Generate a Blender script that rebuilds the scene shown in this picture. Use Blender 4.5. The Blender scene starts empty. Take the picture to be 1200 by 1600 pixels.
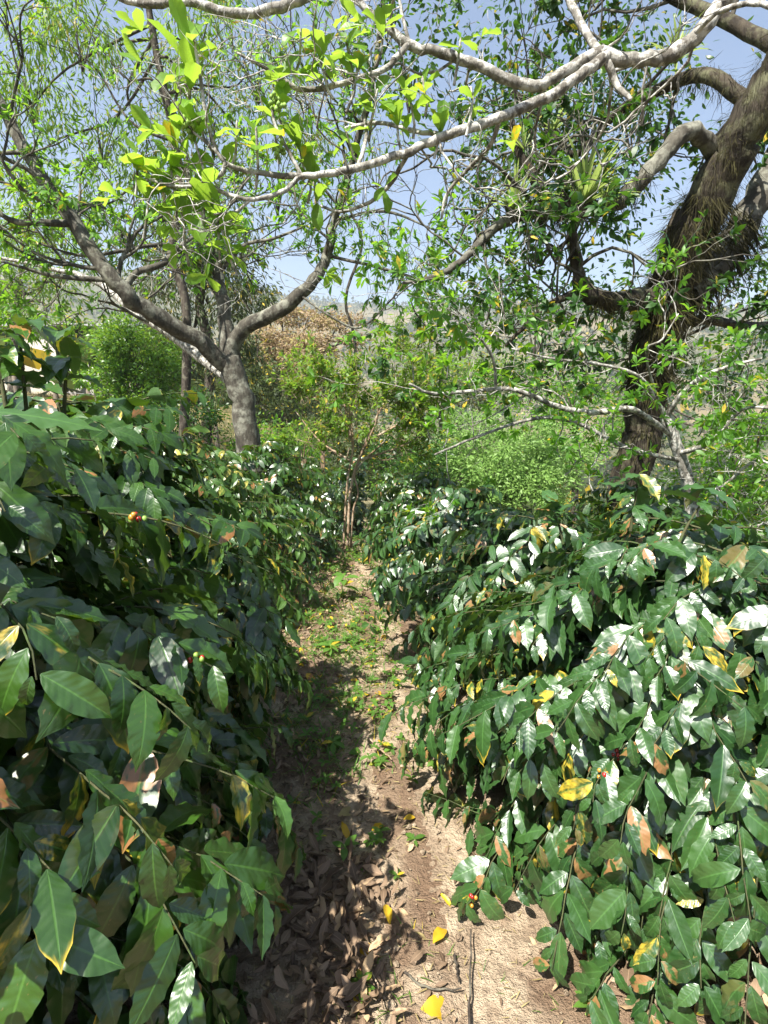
import bpy, math
import numpy as np

RNG = np.random.default_rng(11)
SEED = 500
S = bpy.context.scene
COL = S.collection
PITCH = math.radians(11.7)
FPX = 873.0
CAM = np.array([0.0, 0.0, 1.6])
SUN_EL = math.radians(57)
SUN_AZ = math.radians(-144)          # clockwise from +Y

def A(*v): return np.array(v, float)
def norm(v):
    v = np.asarray(v, float)
    return v / np.maximum(np.linalg.norm(v, axis=-1, keepdims=True), 1e-9)
def px(x, y, d):
    u, v = (x - 600) / FPX, (800 - y) / FPX
    c, s = math.cos(PITCH), math.sin(PITCH)
    k = A(u, c + v * s, -s + v * c)
    return CAM + k * (d / k[1])
def U(a, b, n=None): return RNG.uniform(a, b, n)
def rv(n=None):
    return norm(RNG.normal(size=3 if n is None else (n, 3)))

# ------------------------------------------------------------------ noise / terrain
def hsh(i, j, s): 
    q = np.sin(i * 127.1 + j * 311.7 + s * 74.7) * 43758.5453
    return q - np.floor(q)
def vnoise(x, y, s=0):
    xi, yi = np.floor(x), np.floor(y)
    fx, fy = x - xi, y - yi
    fx, fy = fx * fx * (3 - 2 * fx), fy * fy * (3 - 2 * fy)
    a, b, c, d = hsh(xi, yi, s), hsh(xi + 1, yi, s), hsh(xi, yi + 1, s), hsh(xi + 1, yi + 1, s)
    return (a * (1 - fx) + b * fx) * (1 - fy) + (c * (1 - fx) + d * fx) * fy
def fbm(x, y, s=0, o=4):
    t, a = 0, .5
    for k in range(o):
        t = t + a * (vnoise(x, y, s + k) - .5); x, y, a = x * 2.03 + 3.1, y * 2.03 + 1.7, a * .5
    return t
def sst(a, b, x):
    t = np.clip((x - a) / (b - a), 0, 1); return t * t * (3 - 2 * t)
def gz(x, y, fine=True):
    x = np.asarray(x, float); y = np.asarray(y, float)
    w = sst(-7, -1.5, x)
    z = -.015 * np.clip(y, -3, 6.5) - w * .15 * np.clip(y - 6.5, 0, 90) + (1 - w) * .02 * np.clip(y - 6, 0, 60)
    z = z + .1 * np.clip(-x - 2.3, 0, 40) - .3 * np.clip(x - 2.2, 0, 55)
    r = np.hypot(x, y)
    f = sst(45, 130, r)
    z = z * (1 - f) + f * -20
    z = z + fbm(x * .35, y * .35, 3) * .25 * sst(2, 8, r) + fbm(x * .05, y * .05, 9) * 5 * sst(25, 80, r)
    if fine:
        g = 1 - sst(5, 9, r)
        z = z + g * (fbm(x * 2.2, y * 2.2, 5) * .07 + fbm(x * 11, y * 11, 6, 3) * .028)
    return z
def gp(x, y):
    """ground point under a photo pixel"""
    lo, hi = .4, 60.0
    for d in np.geomspace(.4, 60, 500):
        p = px(x, y, d)
        if p[2] < float(gz(p[0], p[1])): 
            return A(p[0], p[1], float(gz(p[0], p[1])))
    return px(x, y, 60)

# ------------------------------------------------------------------ objects
def mesh_obj(name, V, Fl, mats, parent=None, attrs=None, smooth=True, loc=None, midx=None):
    """V (n,3); Fl list of (m,k) int arrays; one mesh object"""
    me = bpy.data.meshes.new(name)
    V = np.asarray(V, np.float32)
    off = np.zeros(3, np.float32)
    if loc is not None: off = np.asarray(loc, np.float32); V = V - off
    Fl = [np.asarray(f, np.int32) for f in Fl if len(f)]
    me.vertices.add(len(V)); me.vertices.foreach_set('co', V.ravel())
    li = np.concatenate([f.ravel() for f in Fl])
    st, o = [], 0
    for f in Fl:
        st.append(o + np.arange(len(f)) * f.shape[1]); o += f.size
    st = np.concatenate(st)
    me.loops.add(len(li)); me.loops.foreach_set('vertex_index', li)
    me.polygons.add(len(st)); me.polygons.foreach_set('loop_start', st.astype(np.int32))
    me.polygons.foreach_set('use_smooth', np.full(len(st), smooth))
    for m in (mats if isinstance(mats, (list, tuple)) else [mats]): me.materials.append(m)
    if midx is not None: me.polygons.foreach_set('material_index', np.asarray(midx, np.int32))
    for k, v in (attrs or {}).items():
        a = me.attributes.new(k, 'FLOAT_VECTOR', 'POINT'); a.data.foreach_set('vector', np.asarray(v, np.float32).ravel())
    me.update(calc_edges=True)
    ob = bpy.data.objects.new(name, me); COL.objects.link(ob)
    if loc is not None: ob.location = loc
    if parent is not None:
        ob.parent = parent
        if loc is None: ob.location = -parent.location
    return ob
def thing(name, loc, label, cat, group=None):
    global RNG, SEED
    SEED += 1; RNG = np.random.default_rng(SEED)
    o = bpy.data.objects.new(name, None); COL.objects.link(o)
    o.location = loc; o.empty_display_size = .1
    return tag(o, label, cat, group)
def tag(o, label=None, cat=None, group=None, kind=None):
    if label: o['label'] = label
    if cat: o['category'] = cat
    if group: o['group'] = group
    if kind: o['kind'] = kind
    return o

# ------------------------------------------------------------------ tubes
class Tubes:
    def __init__(s): s.V, s.Q, s.T, s.n = [], [], [], 0
    def add(s, pts, rad, k=6, rough=0.0, close=True):
        pts = np.asarray(pts, float); rad = np.broadcast_to(np.asarray(rad, float), (len(pts),)).copy()
        n = len(pts)
        t = np.gradient(pts, axis=0); t = norm(t)
        a = A(0, 0, 1) if abs(t[0][2]) < .8 else A(1, 0, 0)
        u = norm(np.cross(t[0], a)); us = [u]
        for i in range(1, n):
            u = u - t[i] * np.dot(u, t[i]); u = norm(u); us.append(u)
        us = np.array(us); vs = np.cross(t, us)
        ang = np.arange(k) * 2 * math.pi / k
        rr = rad[:, None] * np.ones((1, k))
        if rough > 0:
            sd = U(0, 99)
            arc = np.concatenate([[0], np.cumsum(np.linalg.norm(np.diff(pts, axis=0), axis=1))])
            ca = np.cos(ang)[None, :]; sa = np.sin(ang)[None, :]
            q = arc[:, None] / (rad[0] * 3)
            rr = rr * (1 + rough * 2 * (fbm(ca * 1.3 + q + sd, sa * 1.3 + q * .4 + sd, 2, 3)))
        ring = pts[:, None, :] + rr[..., None] * (np.cos(ang)[None, :, None] * us[:, None, :] + np.sin(ang)[None, :, None] * vs[:, None, :])
        s.V.append(ring.reshape(-1, 3))
        i = np.arange(n - 1)[:, None] * k; j = np.arange(k)[None, :]; j2 = (j + 1) % k
        s.Q.append((np.stack([i + j, i + j2, i + k + j2, i + k + j], -1).reshape(-1, 4)) + s.n)
        s.n += n * k
        if close:
            tip = pts[-1] + t[-1] * rad[-1]
            s.V.append(tip[None]); b = s.n - k
            jj = np.arange(k)
            s.T.append(np.stack([b + jj, b + (jj + 1) % k, np.full(k, s.n)], -1)); s.n += 1
    def obj(s, name, mat, parent):
        if not s.V: return None
        fl = [np.concatenate(s.Q)] + ([np.concatenate(s.T)] if s.T else [])
        return mesh_obj(name, np.concatenate(s.V), fl, mat, parent)
def smooth_line(P, per=5):
    P = np.asarray(P, float)
    if len(P) < 3: per = per * 2
    Q = np.concatenate([[2 * P[0] - P[1]], P, [2 * P[-1] - P[-2]]])
    out = []
    for i in range(1, len(Q) - 2):
        t = np.linspace(0, 1, per, endpoint=False)[:, None]
        a, b, c, d = Q[i - 1], Q[i], Q[i + 1], Q[i + 2]
        out.append(.5 * (2 * b + (c - a) * t + (2 * a - 5 * b + 4 * c - d) * t ** 2 + (3 * b - a - 3 * c + d) * t ** 3))
    out.append(P[-1][None])
    return np.concatenate(out)

# ------------------------------------------------------------------ leaves
def prof_coffee(v): return np.sin(np.pi * np.clip(v, 0, 1) ** .84) ** .8 * (1 - .45 * sst(.78, .93, v))
def prof_obov(v): return (v ** 1.0 * (1 - v) ** .5) / .385
def prof_ell(v): return np.sin(np.pi * v) ** .9
def prof_lance(v): return (v ** .6 * (1 - v) ** .9) / .36
def prof_blade(v): return np.sqrt(np.clip(1 - v, 0, 1))
class Leaves:
    def __init__(s): s.p, s.d, s.n, s.l, s.r = [], [], [], [], []
    def add(s, p, d, n, l, r=None):
        p = np.atleast_2d(p); k = len(p)
        s.p.append(p); s.d.append(np.broadcast_to(d, (k, 3))); s.n.append(np.broadcast_to(n, (k, 3)))
        s.l.append(np.broadcast_to(l, (k,))); 
        q = U(0, 1, (k, 3))
        if r is not None: q[:, 0] = np.clip(r + U(-.12, .12, k), 0, 1)
        s.r.append(q)
    def count(s): return sum(len(x) for x in s.p)
    def obj(s, name, mat, parent, prof=prof_ell, ratio=.4, seg=2, cols=1, curl=(.2, .9), fold=(.0, .25), wave=0., taper0=.06, wf=17):
        if not s.p: return None
        p, d, n, L, r = (np.concatenate(x) for x in (s.p, s.d, s.n, s.l, s.r))
        N = len(p)
        d = norm(d); sd = np.cross(d, n); bad = np.linalg.norm(sd, axis=1) < 1e-4
        sd[bad] = np.cross(d[bad], A(.3, .5, .8)); sd = norm(sd); n = np.cross(sd, d)
        v = np.linspace(0, 1, seg + 1); u = np.linspace(-1, 1, cols + 1)
        w = prof(np.clip(v, 0, 1)); w[0] = max(w[0], taper0); w[-1] = max(w[-1] * 0, .015)
        kp = U(curl[0], curl[1], N)[:, None]; kp = np.where(np.abs(kp) < .02, .02, kp)
        Y = np.sin(kp * v) / kp; Z = -(1 - np.cos(kp * v)) / kp
        ny, nz = np.sin(kp * v), np.cos(kp * v)
        W = .5 * ratio * U(.85, 1.15, N)[:, None] * w[None, :]
        f = U(fold[0], fold[1], N)[:, None, None]
        ph = U(0, 6.28, N)[:, None, None]; ph2 = U(0, 6.28, N)[:, None, None]
        X = W[:, :, None] * u
        H = f * np.abs(X)
        if wave > 0:
            sgn = np.sign(u)[None, None, :]
            H = H + wave * ratio * (u ** 2)[None, None, :] * np.sin(v[None, :, None] * (wf + U(-4, 4, N)[:, None, None]) + np.where(sgn > 0, ph, ph2)) * np.minimum(w, 1)[None, :, None]
            tw = U(-.35, .35, N)[:, None, None] * v[None, :, None]
            H = H + tw * X
        Yf = Y[:, :, None] + H * ny[:, :, None]; Zf = Z[:, :, None] + H * nz[:, :, None]
        V = p[:, None, None, :] + L[:, None, None, None] * (X[..., None] * sd[:, None, None, :] + Yf[..., None] * d[:, None, None, :] + Zf[..., None] * n[:, None, None, :])
        m = (seg + 1) * (cols + 1)
        i = np.arange(seg)[:, None] * (cols + 1); j = np.arange(cols)[None, :]
        q = np.stack([i + j, i + j + 1, i + cols + 1 + j + 1, i + cols + 1 + j], -1).reshape(-1, 4)
        Fq = (q[None] + (np.arange(N) * m)[:, None, None]).reshape(-1, 4)
        uv = np.zeros((N, seg + 1, cols + 1, 3)); uv[..., 0] = u[None, None, :]; uv[..., 1] = v[None, :, None]; uv[..., 2] = r[:, 2][:, None, None]
        rr = np.broadcast_to(r[:, None, None, :], uv.shape)
        return mesh_obj(name, V.reshape(-1, 3), [Fq], mat, parent, {'leafuv': uv.reshape(-1, 3), 'leafrnd': rr.reshape(-1, 3)})

# ------------------------------------------------------------------ materials
class NT:
    def __init__(s, name):
        s.m = bpy.data.materials.new(name); s.m.use_nodes = True; s.t = s.m.node_tree; s.t.nodes.clear()
        s.out = s.t.nodes.new('ShaderNodeOutputMaterial')
    def n(s, typ, **kw):
        o = s.t.nodes.new('ShaderNode' + typ)
        for k, v in kw.items(): setattr(o, k, v)
        return o
    def put(s, sock, v):
        if isinstance(v, bpy.types.NodeSocket): s.t.links.new(v, sock)
        elif isinstance(v, tuple) and len(v) == 3 and sock.type == 'RGBA': sock.default_value = (*v, 1)
        else: sock.default_value = v
    def math(s, op, a, b=0.0, c=0.0, clamp=False):
        o = s.n('Math', operation=op); o.use_clamp = clamp
        for i, v in enumerate((a, b, c)):
            if i < len(o.inputs): s.put(o.inputs[i], v)
        return o.outputs[0]
    def mix(s, f, a, b):
        o = s.n('Mix', data_type='RGBA'); s.put(o.inputs[0], f); s.put(o.inputs[6], a); s.put(o.inputs[7], b); return o.outputs[2]
    def noise(s, vec, scale, detail=3, rough=.55):
        o = s.n('TexNoise'); 
        if vec is not None: s.put(o.inputs['Vector'], vec)
        o.inputs['Scale'].default_value = scale; o.inputs['Detail'].default_value = detail; o.inputs['Roughness'].default_value = rough
        return o.outputs[0]
    def ramp(s, f, a, b):
        o = s.n('MapRange', interpolation_type='SMOOTHSTEP'); s.put(o.inputs[0], f); o.inputs[1].default_value = a; o.inputs[2].default_value = b
        return o.outputs[0]
    def attr(s, name):
        o = s.n('Attribute'); o.attribute_name = name; return o.outputs['Vector']
    def sep(s, v):
        o = s.n('SeparateXYZ'); s.put(o.inputs[0], v); return o.outputs
    def comb(s, *v):
        o = s.n('CombineXYZ')
        for i, q in enumerate(v): s.put(o.inputs[i], q)
        return o.outputs[0]
    def pos(s): return s.n('TexCoord').outputs['Object']
    def bump(s, h, strength=.5, dist=.01):
        o = s.n('Bump'); s.put(o.inputs['Height'], h); o.inputs['Strength'].default_value = strength; o.inputs['Distance'].default_value = dist
        return o.outputs[0]
    def bsdf(s, color, rough=.5, spec=.5, normal=None, trans=None, tcol=None, transn=0, coat=0):
        b = s.n('BsdfPrincipled'); s.put(b.inputs['Base Color'], color); s.put(b.inputs['Roughness'], rough); s.put(b.inputs['Specular IOR Level'], spec)
        if normal is not None: s.put(b.inputs['Normal'], normal)
        res = b.outputs[0]
        if trans:
            t = s.n('BsdfTranslucent'); s.put(t.inputs[0], tcol)
            if normal is not None: s.put(t.inputs['Normal'], normal)
            mx = s.n('MixShader'); mx.inputs[0].default_value = trans
            s.t.links.new(res, mx.inputs[1]); s.t.links.new(t.outputs[0], mx.inputs[2]); res = mx.outputs[0]
        s.t.links.new(res, s.out.inputs[0]); return s.m

def leaf_mat(name, dark, light, tcol, rough=.4, spec=.5, trans=.3, yellow=0., brown=0., veins=0., ycol=(.5, .36, .03), bcol=(.26, .12, .04), margin=0.):
    t = NT(name)
    uv = t.sep(t.attr('leafuv')); rn = t.sep(t.attr('leafrnd'))
    au = t.math('ABSOLUTE', uv[0])
    col = t.mix(rn[0], dark, light)
    tc = t.mix(rn[0], tcol, tuple(c * 1.25 for c in tcol))
    vec = t.comb(t.math('MULTIPLY_ADD', rn[2], 37., uv[0]), t.math('MULTIPLY', uv[1], 2.2), t.math('MULTIPLY', rn[1], 19.))
    nz = None
    if yellow or brown or veins or margin:
        nz = t.noise(vec, 1.6, 3)
    if yellow:
        yf = t.ramp(t.math('ADD', rn[1], t.math('MULTIPLY', t.math('SUBTRACT', nz, .5), .25)), 1 - yellow - .04, 1 - yellow + .04)
        col = t.mix(yf, col, ycol); tc = t.mix(yf, tc, tuple(min(c * 1.4, 1) for c in ycol))
    if margin:
        # yellowed tips and edges on some leaves
        e = t.math('ADD', t.math('MULTIPLY', t.math('POWER', uv[1], 3.), .75), t.math('MULTIPLY', t.math('POWER', au, 4.), .35))
        e = t.math('MULTIPLY', e, t.ramp(t.math('FRACT', t.math('MULTIPLY', rn[2], 7.3)), 1 - margin, 1 - margin * .4))
        e = t.ramp(t.math('ADD', e, t.math('MULTIPLY', t.math('SUBTRACT', nz, .5), .5)), .42, .72)
        col = t.mix(e, col, ycol); tc = t.mix(e, tc, ycol)
    if brown:
        n2 = t.noise(vec, .9, 2)
        g = t.ramp(t.math('FRACT', t.math('MULTIPLY', rn[1], 5.7)), 1 - brown, 1 - brown * .5)
        bf = t.math('MULTIPLY', t.ramp(t.math('ADD', n2, t.math('MULTIPLY', t.math('SUBTRACT', nz, .5), .25)), .46, .52), g)
        col = t.mix(bf, col, bcol); tc = t.mix(bf, tc, bcol)
    nrm = None
    if veins:
        sp_ = t.math('MULTIPLY', t.ramp(t.noise(vec, 7., 2), .66, .72), t.ramp(rn[1], .35, .75))
        col = t.mix(t.math('MULTIPLY', sp_, .65), col, (.20, .14, .05))
        mid = t.ramp(au, .10, .02)
        side = t.math('SINE', t.math('MULTIPLY', t.math('SUBTRACT', uv[1], t.math('MULTIPLY', au, .13)), 62.))
        sp = t.ramp(side, .86, 1.)
        col = t.mix(t.math('MULTIPLY', mid, .4), col, tuple(min(c * 2.2 + .01, 1) for c in light))
        col = t.mix(t.math('MULTIPLY', sp, .09), col, tuple(min(c * 1.8, 1) for c in light))
        h = t.math('SUBTRACT', t.math('MULTIPLY', side, -.5), t.math('MULTIPLY', mid, 1.2))
        h = t.math('ADD', h, t.math('MULTIPLY', nz, 3.))
        nrm = t.bump(h, .32 * veins, .0007)
        # a paler matt underside
        bk = t.n('NewGeometry').outputs['Backfacing']
        col = t.mix(t.math('MULTIPLY', bk, .5), col, tuple(min(c * 1.5 + .015, 1) for c in light))
        rough = t.math('ADD', t.math('MULTIPLY', bk, .25), t.math('MULTIPLY_ADD', nz, .22, rough - .1))
    return t.bsdf(col, rough, spec, nrm, trans, tc)

def bark_mat(name, dark, light, patch, pscale=9, pthr=(.5, .62), bump=.6, bscale=40, stretch=.35):
    t = NT(name); P = t.pos()
    s = t.n('VectorMath', operation='MULTIPLY'); t.put(s.inputs[0], P); s.inputs[1].default_value = (1, 1, stretch)
    v = s.outputs[0]
    n1 = t.noise(v, bscale, 4); n2 = t.noise(P, pscale, 4, .65); n3 = t.noise(v, bscale * .2, 2)
    col = t.mix(t.ramp(t.math('MULTIPLY_ADD', n3, .6, t.math('MULTIPLY', n1, .5)), .4, .75), dark, light)
    col = t.mix(t.ramp(n2, *pthr), col, patch)
    return t.bsdf(col, .85, .2, t.bump(n1, bump, .02))

M = {}
M['coffee'] = leaf_mat('coffee_leaf', (.008, .030, .005), (.034, .090, .009), (.22, .42, .02), .35, .9, .12, yellow=.004, brown=.05, veins=1., margin=.2)
M['coffee_sun'] = leaf_mat('coffee_leaf_scorched', (.012, .043, .009), (.034, .090, .018), (.18, .36, .02), .38, 1., .10, yellow=.006, brown=.12, veins=1., margin=.14, bcol=(.25, .13, .05))
M['coffee_pale'] = leaf_mat('coffee_leaf_pale', (.018, .055, .010), (.06, .13, .02), (.22, .40, .04), .4, .7, .22, yellow=.07, brown=.12, veins=1., margin=.35, ycol=(.42, .38, .08))
M['frangi'] = leaf_mat('broad_leaf_bright', (.055, .14, .012), (.13, .26, .02), (.35, .54, .05), .42, .4, .46, yellow=.015, brown=.02, veins=.6, margin=.06, ycol=(.62, .40, .02))
M['small_bright'] = leaf_mat('small_leaf_bright', (.03, .1, .008), (.08, .2, .014), (.28, .55, .03), .45, .4, .4, yellow=.02)
M['dark_tree'] = leaf_mat('shaded_dark_tree_leaf', (.012, .042, .007), (.032, .09, .012), (.12, .28, .02), .42, .4, .28, yellow=.02)  # dark green leaf, deepened further to stand in for shade under the canopy
M['feather'] = leaf_mat('feathery_leaf', (.05, .10, .012), (.11, .20, .025), (.32, .52, .04), .5, .3, .38, yellow=.05, ycol=(.4, .28, .04))
M['olive'] = leaf_mat('olive_leaf', (.03, .05, .016), (.07, .095, .03), (.16, .22, .05), .55, .3, .25, yellow=.04)
M['citrus'] = leaf_mat('citrus_leaf', (.025, .075, .01), (.11, .24, .02), (.34, .55, .04), .38, .4, .3)
M['rust'] = leaf_mat('rust_leaf', (.22, .17, .095), (.35, .25, .155), (.42, .3, .16), .55, .3, .3, yellow=.25, ycol=(.30, .26, .09))
M['pale_feather'] = leaf_mat('pale_feathery_leaf', (.11, .21, .045), (.2, .33, .08), (.26, .42, .1), .5, .3, .35)
M['weed'] = leaf_mat('weed_leaf', (.04, .1, .015), (.09, .19, .03), (.25, .45, .05), .5, .3, .35, yellow=.06)
M['straw'] = leaf_mat('dry_grass', (.24, .19, .08), (.4, .33, .16), (.4, .33, .14), .7, .2, .3)
M['moss'] = leaf_mat('hanging_moss', (.014, .012, .007), (.062, .058, .022), (.09, .09, .03), .8, .1, .25)  # moss browns, lowered in tone to carry the crown's shade
M['brom'] = leaf_mat('bromeliad_leaf', (.13, .2, .06), (.27, .34, .14), (.4, .52, .13), .5, .3, .35)
M['litter'] = leaf_mat('dead_leaf', (.055, .036, .022), (.21, .145, .092), (.22, .14, .07), .65, .25, .12, veins=.8, yellow=.12, ycol=(.42, .30, .17))
M['yellow'] = leaf_mat('yellow_leaf', (.46, .28, .015), (.58, .39, .03), (.5, .36, .03), .45, .4, .25, brown=.25, bcol=(.35, .15, .04))
M['bark_lt'] = bark_mat('lichen_bark', (.04, .036, .028), (.09, .082, .064), (.20, .20, .16), 8, (.44, .68))
M['bark_pale'] = bark_mat('pale_smooth_bark', (.09, .08, .065), (.25, .24, .21), (.46, .45, .41), 22, (.44, .60), .7, 45)
M['bark_rt'] = bark_mat('shaded_rough_mossy_bark', (.018, .014, .010), (.062, .051, .036), (.105, .105, .06), 6, (.48, .66), 1., 30)  # mossy bark with the canopy's shade darkened into its colours
M['bark_dark'] = bark_mat('dark_bark', (.03, .024, .019), (.09, .075, .06), (.13, .12, .09), 9)
M['twig'] = bark_mat('coffee_twig', (.035, .042, .018), (.085, .085, .04), (.05, .08, .025), 20)
M['twig_tan'] = bark_mat('tan_bark', (.16, .11, .07), (.36, .26, .17), (.42, .34, .25), 12)

def simple(name, col, rough=.6, nscale=0, var=.3, spec=.4):
    t = NT(name); c = col
    if nscale:
        c = t.mix(t.noise(t.pos(), nscale, 4), tuple(q * (1 - var) for q in col), tuple(q * (1 + var) for q in col))
    return t.bsdf(c, rough, spec)
M['cherry'] = simple('cherry_red', (.28, .015, .012), .25, 60, .3, .6)
M['cherry_unripe'] = simple('cherry_unripe', (.45, .22, .03), .3, 60, .3, .6)
M['bud'] = simple('bud_green', (.2, .32, .06), .5, 40)
M['wall'] = simple('render_wall', (.62, .57, .48), .8, 3, .12)
M['roofm'] = simple('zinc_roof', (.38, .38, .38), .5, 2, .2)
M['metal'] = simple('white_metal', (.75, .75, .73), .5, 8, .1)
M['inside'] = simple('dim_room', (.42, .40, .36), .9, 2, .2)
M['post'] = simple('weathered_wood', (.16, .13, .1), .9, 25, .4)
M['wire'] = simple('wire', (.3, .3, .3), .5, 9, .1)

def ground_mat(name, path):
    t = NT(name); P = t.pos()
    n1 = t.noise(P, 1.7, 5, .6); n2 = t.noise(P, 9, 5, .65); n3 = t.noise(P, 55, 4, .7); n4 = t.noise(P, 260, 2, .6)
    tan, brown, dark = (.48, .38, .265), (.29, .215, .145), (.11, .07, .045)
    c = t.mix(t.ramp(n2, .36, .62), brown, tan)
    c = t.mix(t.math('MULTIPLY', t.ramp(n3, .52, .70), .55), c, dark)
    c = t.mix(t.math('MULTIPLY', t.ramp(n4, .55, .75), .35), c, (.52, .40, .28))
    if not path:
        c = t.mix(t.math('MULTIPLY', t.ramp(n1, .40, .55), .8), c, (.17, .105, .065))
        x, y, z = t.sep(P)[0], t.sep(P)[1], t.sep(P)[2]
        far = t.ramp(t.n('VectorMath', operation='LENGTH').outputs['Value'], 0, 1)
        ln = t.n('VectorMath', operation='LENGTH'); t.put(ln.inputs[0], P)
        far = t.ramp(ln.outputs['Value'], 7., 11.)
        straw = t.mix(t.ramp(t.noise(P, .6, 5, .7), .38, .62), (.30, .25, .14), (.13, .13, .07))
        straw = t.mix(t.math('MULTIPLY', t.ramp(t.noise(P, .12, 5, .7), .45, .6), .6), straw, (.09, .11, .04))
        c = t.mix(far, c, straw)
        c = t.mix(t.math('MULTIPLY', t.ramp(ln.outputs['Value'], 20., 40.), t.math('MULTIPLY_ADD', t.noise(P, .2, 5, .7), .9, .3)), c, (.085, .095, .05))
    h = t.math('ADD', t.math('MULTIPLY', n3, .6), t.math('ADD', n2, t.math('MULTIPLY', n4, .2)))
    return t.bsdf(c, .95, .15, t.bump(h, 1., .05))
M['soil'] = ground_mat('soil', False)
M['pathm'] = ground_mat('trodden_soil', True)

def hill_mat():
    t = NT('dry_hillside'); P = t.pos()
    n1 = t.noise(P, .006, 6, .65); n2 = t.noise(P, .03, 5, .7); n3 = t.noise(P, .12, 3, .7)
    c = t.mix(t.ramp(n1, .4, .6), (.17, .14, .075), (.085, .09, .042))
    c = t.mix(t.math('MULTIPLY', t.ramp(n2, .5, .62), .8), c, (.05, .065, .03))
    c = t.mix(t.math('MULTIPLY', t.ramp(n3, .52, .66), .5), c, (.24, .19, .12))
    return t.bsdf(c, .95, .1)
M['hill'] = hill_mat()

# ------------------------------------------------------------------ ground
def axis(segs):
    out = [segs[0][0]]
    for a, b, s in segs:
        n = max(1, int(round((b - a) / s))); out += list(np.linspace(a, b, n + 1)[1:])
    return np.array(out)
def grid_faces(nx, ny):
    i = np.arange(ny - 1)[:, None] * nx; j = np.arange(nx - 1)[None, :]
    return np.stack([i + j, i + j + 1, i + nx + j + 1, i + nx + j], -1).reshape(-1, 4)
gx = np.concatenate([-np.geomspace(1500, 12, 40), axis([(-11, -3, .5), (-3, -1.3, .12), (-1.3, 1.6, .025), (1.6, 3, .12), (3, 11, .5)]), np.geomspace(12, 1500, 40)])
gy = np.concatenate([-np.geomspace(1500, 6, 25), axis([(-5, 0, .5), (0, .6, .1), (.6, 5, .025), (5, 9, .08), (9, 20, .5)]), np.geomspace(21, 1500, 45)])
X, Y = np.meshgrid(gx, gy)
Z = gz(X, Y)
tag(mesh_obj('ground', np.stack([X, Y, Z], -1).reshape(-1, 3), [grid_faces(len(gx), len(gy))], M['soil']), kind='structure')

def path_x(y): return .12 - .045 * y + .05 * np.sin(y * 1.1 + .4)
def path_w(y): return np.clip(.42 - .035 * y, .2, .5)
py_ = axis([(.0, 6.6, .022)]); pu = np.linspace(-1, 1, 41)
PX = path_x(py_)[:, None] + pu[None, :] * (path_w(py_)[:, None] + .07 * fbm(py_[:, None] * 2.5 + 0 * pu, np.sign(pu)[None, :] * 5 + 0 * py_[:, None], 4))
PY = np.broadcast_to(py_[:, None], PX.shape)
PZ = gz(PX, PY) + .010 - .022 * np.abs(pu[None, :]) ** 3 - .02 * (1 - sst(.0, .9, np.abs(pu)))[None, :] * .6
tag(mesh_obj('path', np.stack([PX, PY, PZ], -1).reshape(-1, 3), [grid_faces(len(pu), len(py_))], M['pathm']), kind='structure')

# hills: ring with the photo's ridge line
rp = [(-900, 430), (-300, 425), (0, 420), (200, 430), (400, 452), (520, 470), (600, 478), (700, 482), (800, 472), (950, 462), (1100, 478), (1200, 482), (1500, 470), (2100, 455)]
az_k, el_k = [], []
for x, y in rp:
    p = px(x, y, 800) - CAM; az_k.append(math.atan2(p[0], p[1])); el_k.append(p[2] / math.hypot(p[0], p[1]))
az = np.linspace(-math.pi, math.pi, 420); rr = np.concatenate([np.linspace(110, 820, 60), np.linspace(860, 1400, 8)])
AZ, RR = np.meshgrid(az, rr)
ridge = np.interp(AZ, az_k, el_k) * 800 + 1.6
HX, HY = RR * np.sin(AZ), RR * np.cos(AZ)
t_ = np.clip((RR - 110) / 690, 0, 1)
HZ = -28 + (ridge + 28) * (t_ ** 1.15) - np.clip(RR - 800, 0, 999) * .1
HZ = HZ + (fbm(HX * .006, HY * .006, 21, 5) * 60 + np.abs(fbm(HX * .015, HY * .015, 25, 4)) * -25) * sst(.02, .35, t_) * (1 - .7 * sst(.8, 1, t_))
HZ[RR > 1300] = -60
tag(mesh_obj('hill', np.stack([HX, HY, HZ], -1).reshape(-1, 3), [grid_faces(len(az), len(rr))], M['hill']), kind='structure')
# far scrub on the hills and in the valley
def wood(name, n, r0, r1, amax, size, per, mat, zfun):
    L = Leaves()
    a = U(-amax, amax, n); r = np.sqrt(U(r0 ** 2, r1 ** 2, n))
    x, y = r * np.sin(a), r * np.cos(a)
    keep = (fbm(x * 4 / r0, y * 4 / r0, 31) + U(-.25, .25, n)) > -.05
    x, y = x[keep], y[keep]; z = zfun(x, y)
    s = U(.6, 1.3, len(x)) * size
    for k in range(per):
        o = rv(len(x)) * A(1, 1, .75) * U(.4, 1, (len(x), 1)); o[:, 2] += .65
        L.add(np.stack([x, y, z], -1) + o * s[:, None], norm(o + rv(len(x)) * .8), rv(len(x)), s * U(.6, 1.1, len(x)), r=None)
    return tag(L.obj(name, mat, None, prof_ell, .8, 2, 1), kind='stuff')
def hill_z(x, y):
    a, r = np.arctan2(x, y), np.hypot(x, y)
    fi = np.interp(r, rr, np.arange(len(rr))); fa = np.interp(a, az, np.arange(len(az)))
    i0 = np.clip(fi.astype(int), 0, len(rr) - 2); j0 = np.clip(fa.astype(int), 0, len(az) - 2); di, dj = fi - i0, fa - j0
    return HZ[i0, j0] * (1 - di) * (1 - dj) + HZ[i0 + 1, j0] * di * (1 - dj) + HZ[i0, j0 + 1] * (1 - di) * dj + HZ[i0 + 1, j0 + 1] * di * dj
wood('hillside_woodland', 5000, 190, 800, .85, 3.4, 10, M['olive'], hill_z)
wood('valley_scrub', 3200, 28, 180, .95, 1.5, 34, M['olive'], lambda x, y: np.maximum(gz(x, y, False), np.where(np.hypot(x, y) > 110, hill_z(x, y), -99)))

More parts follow.
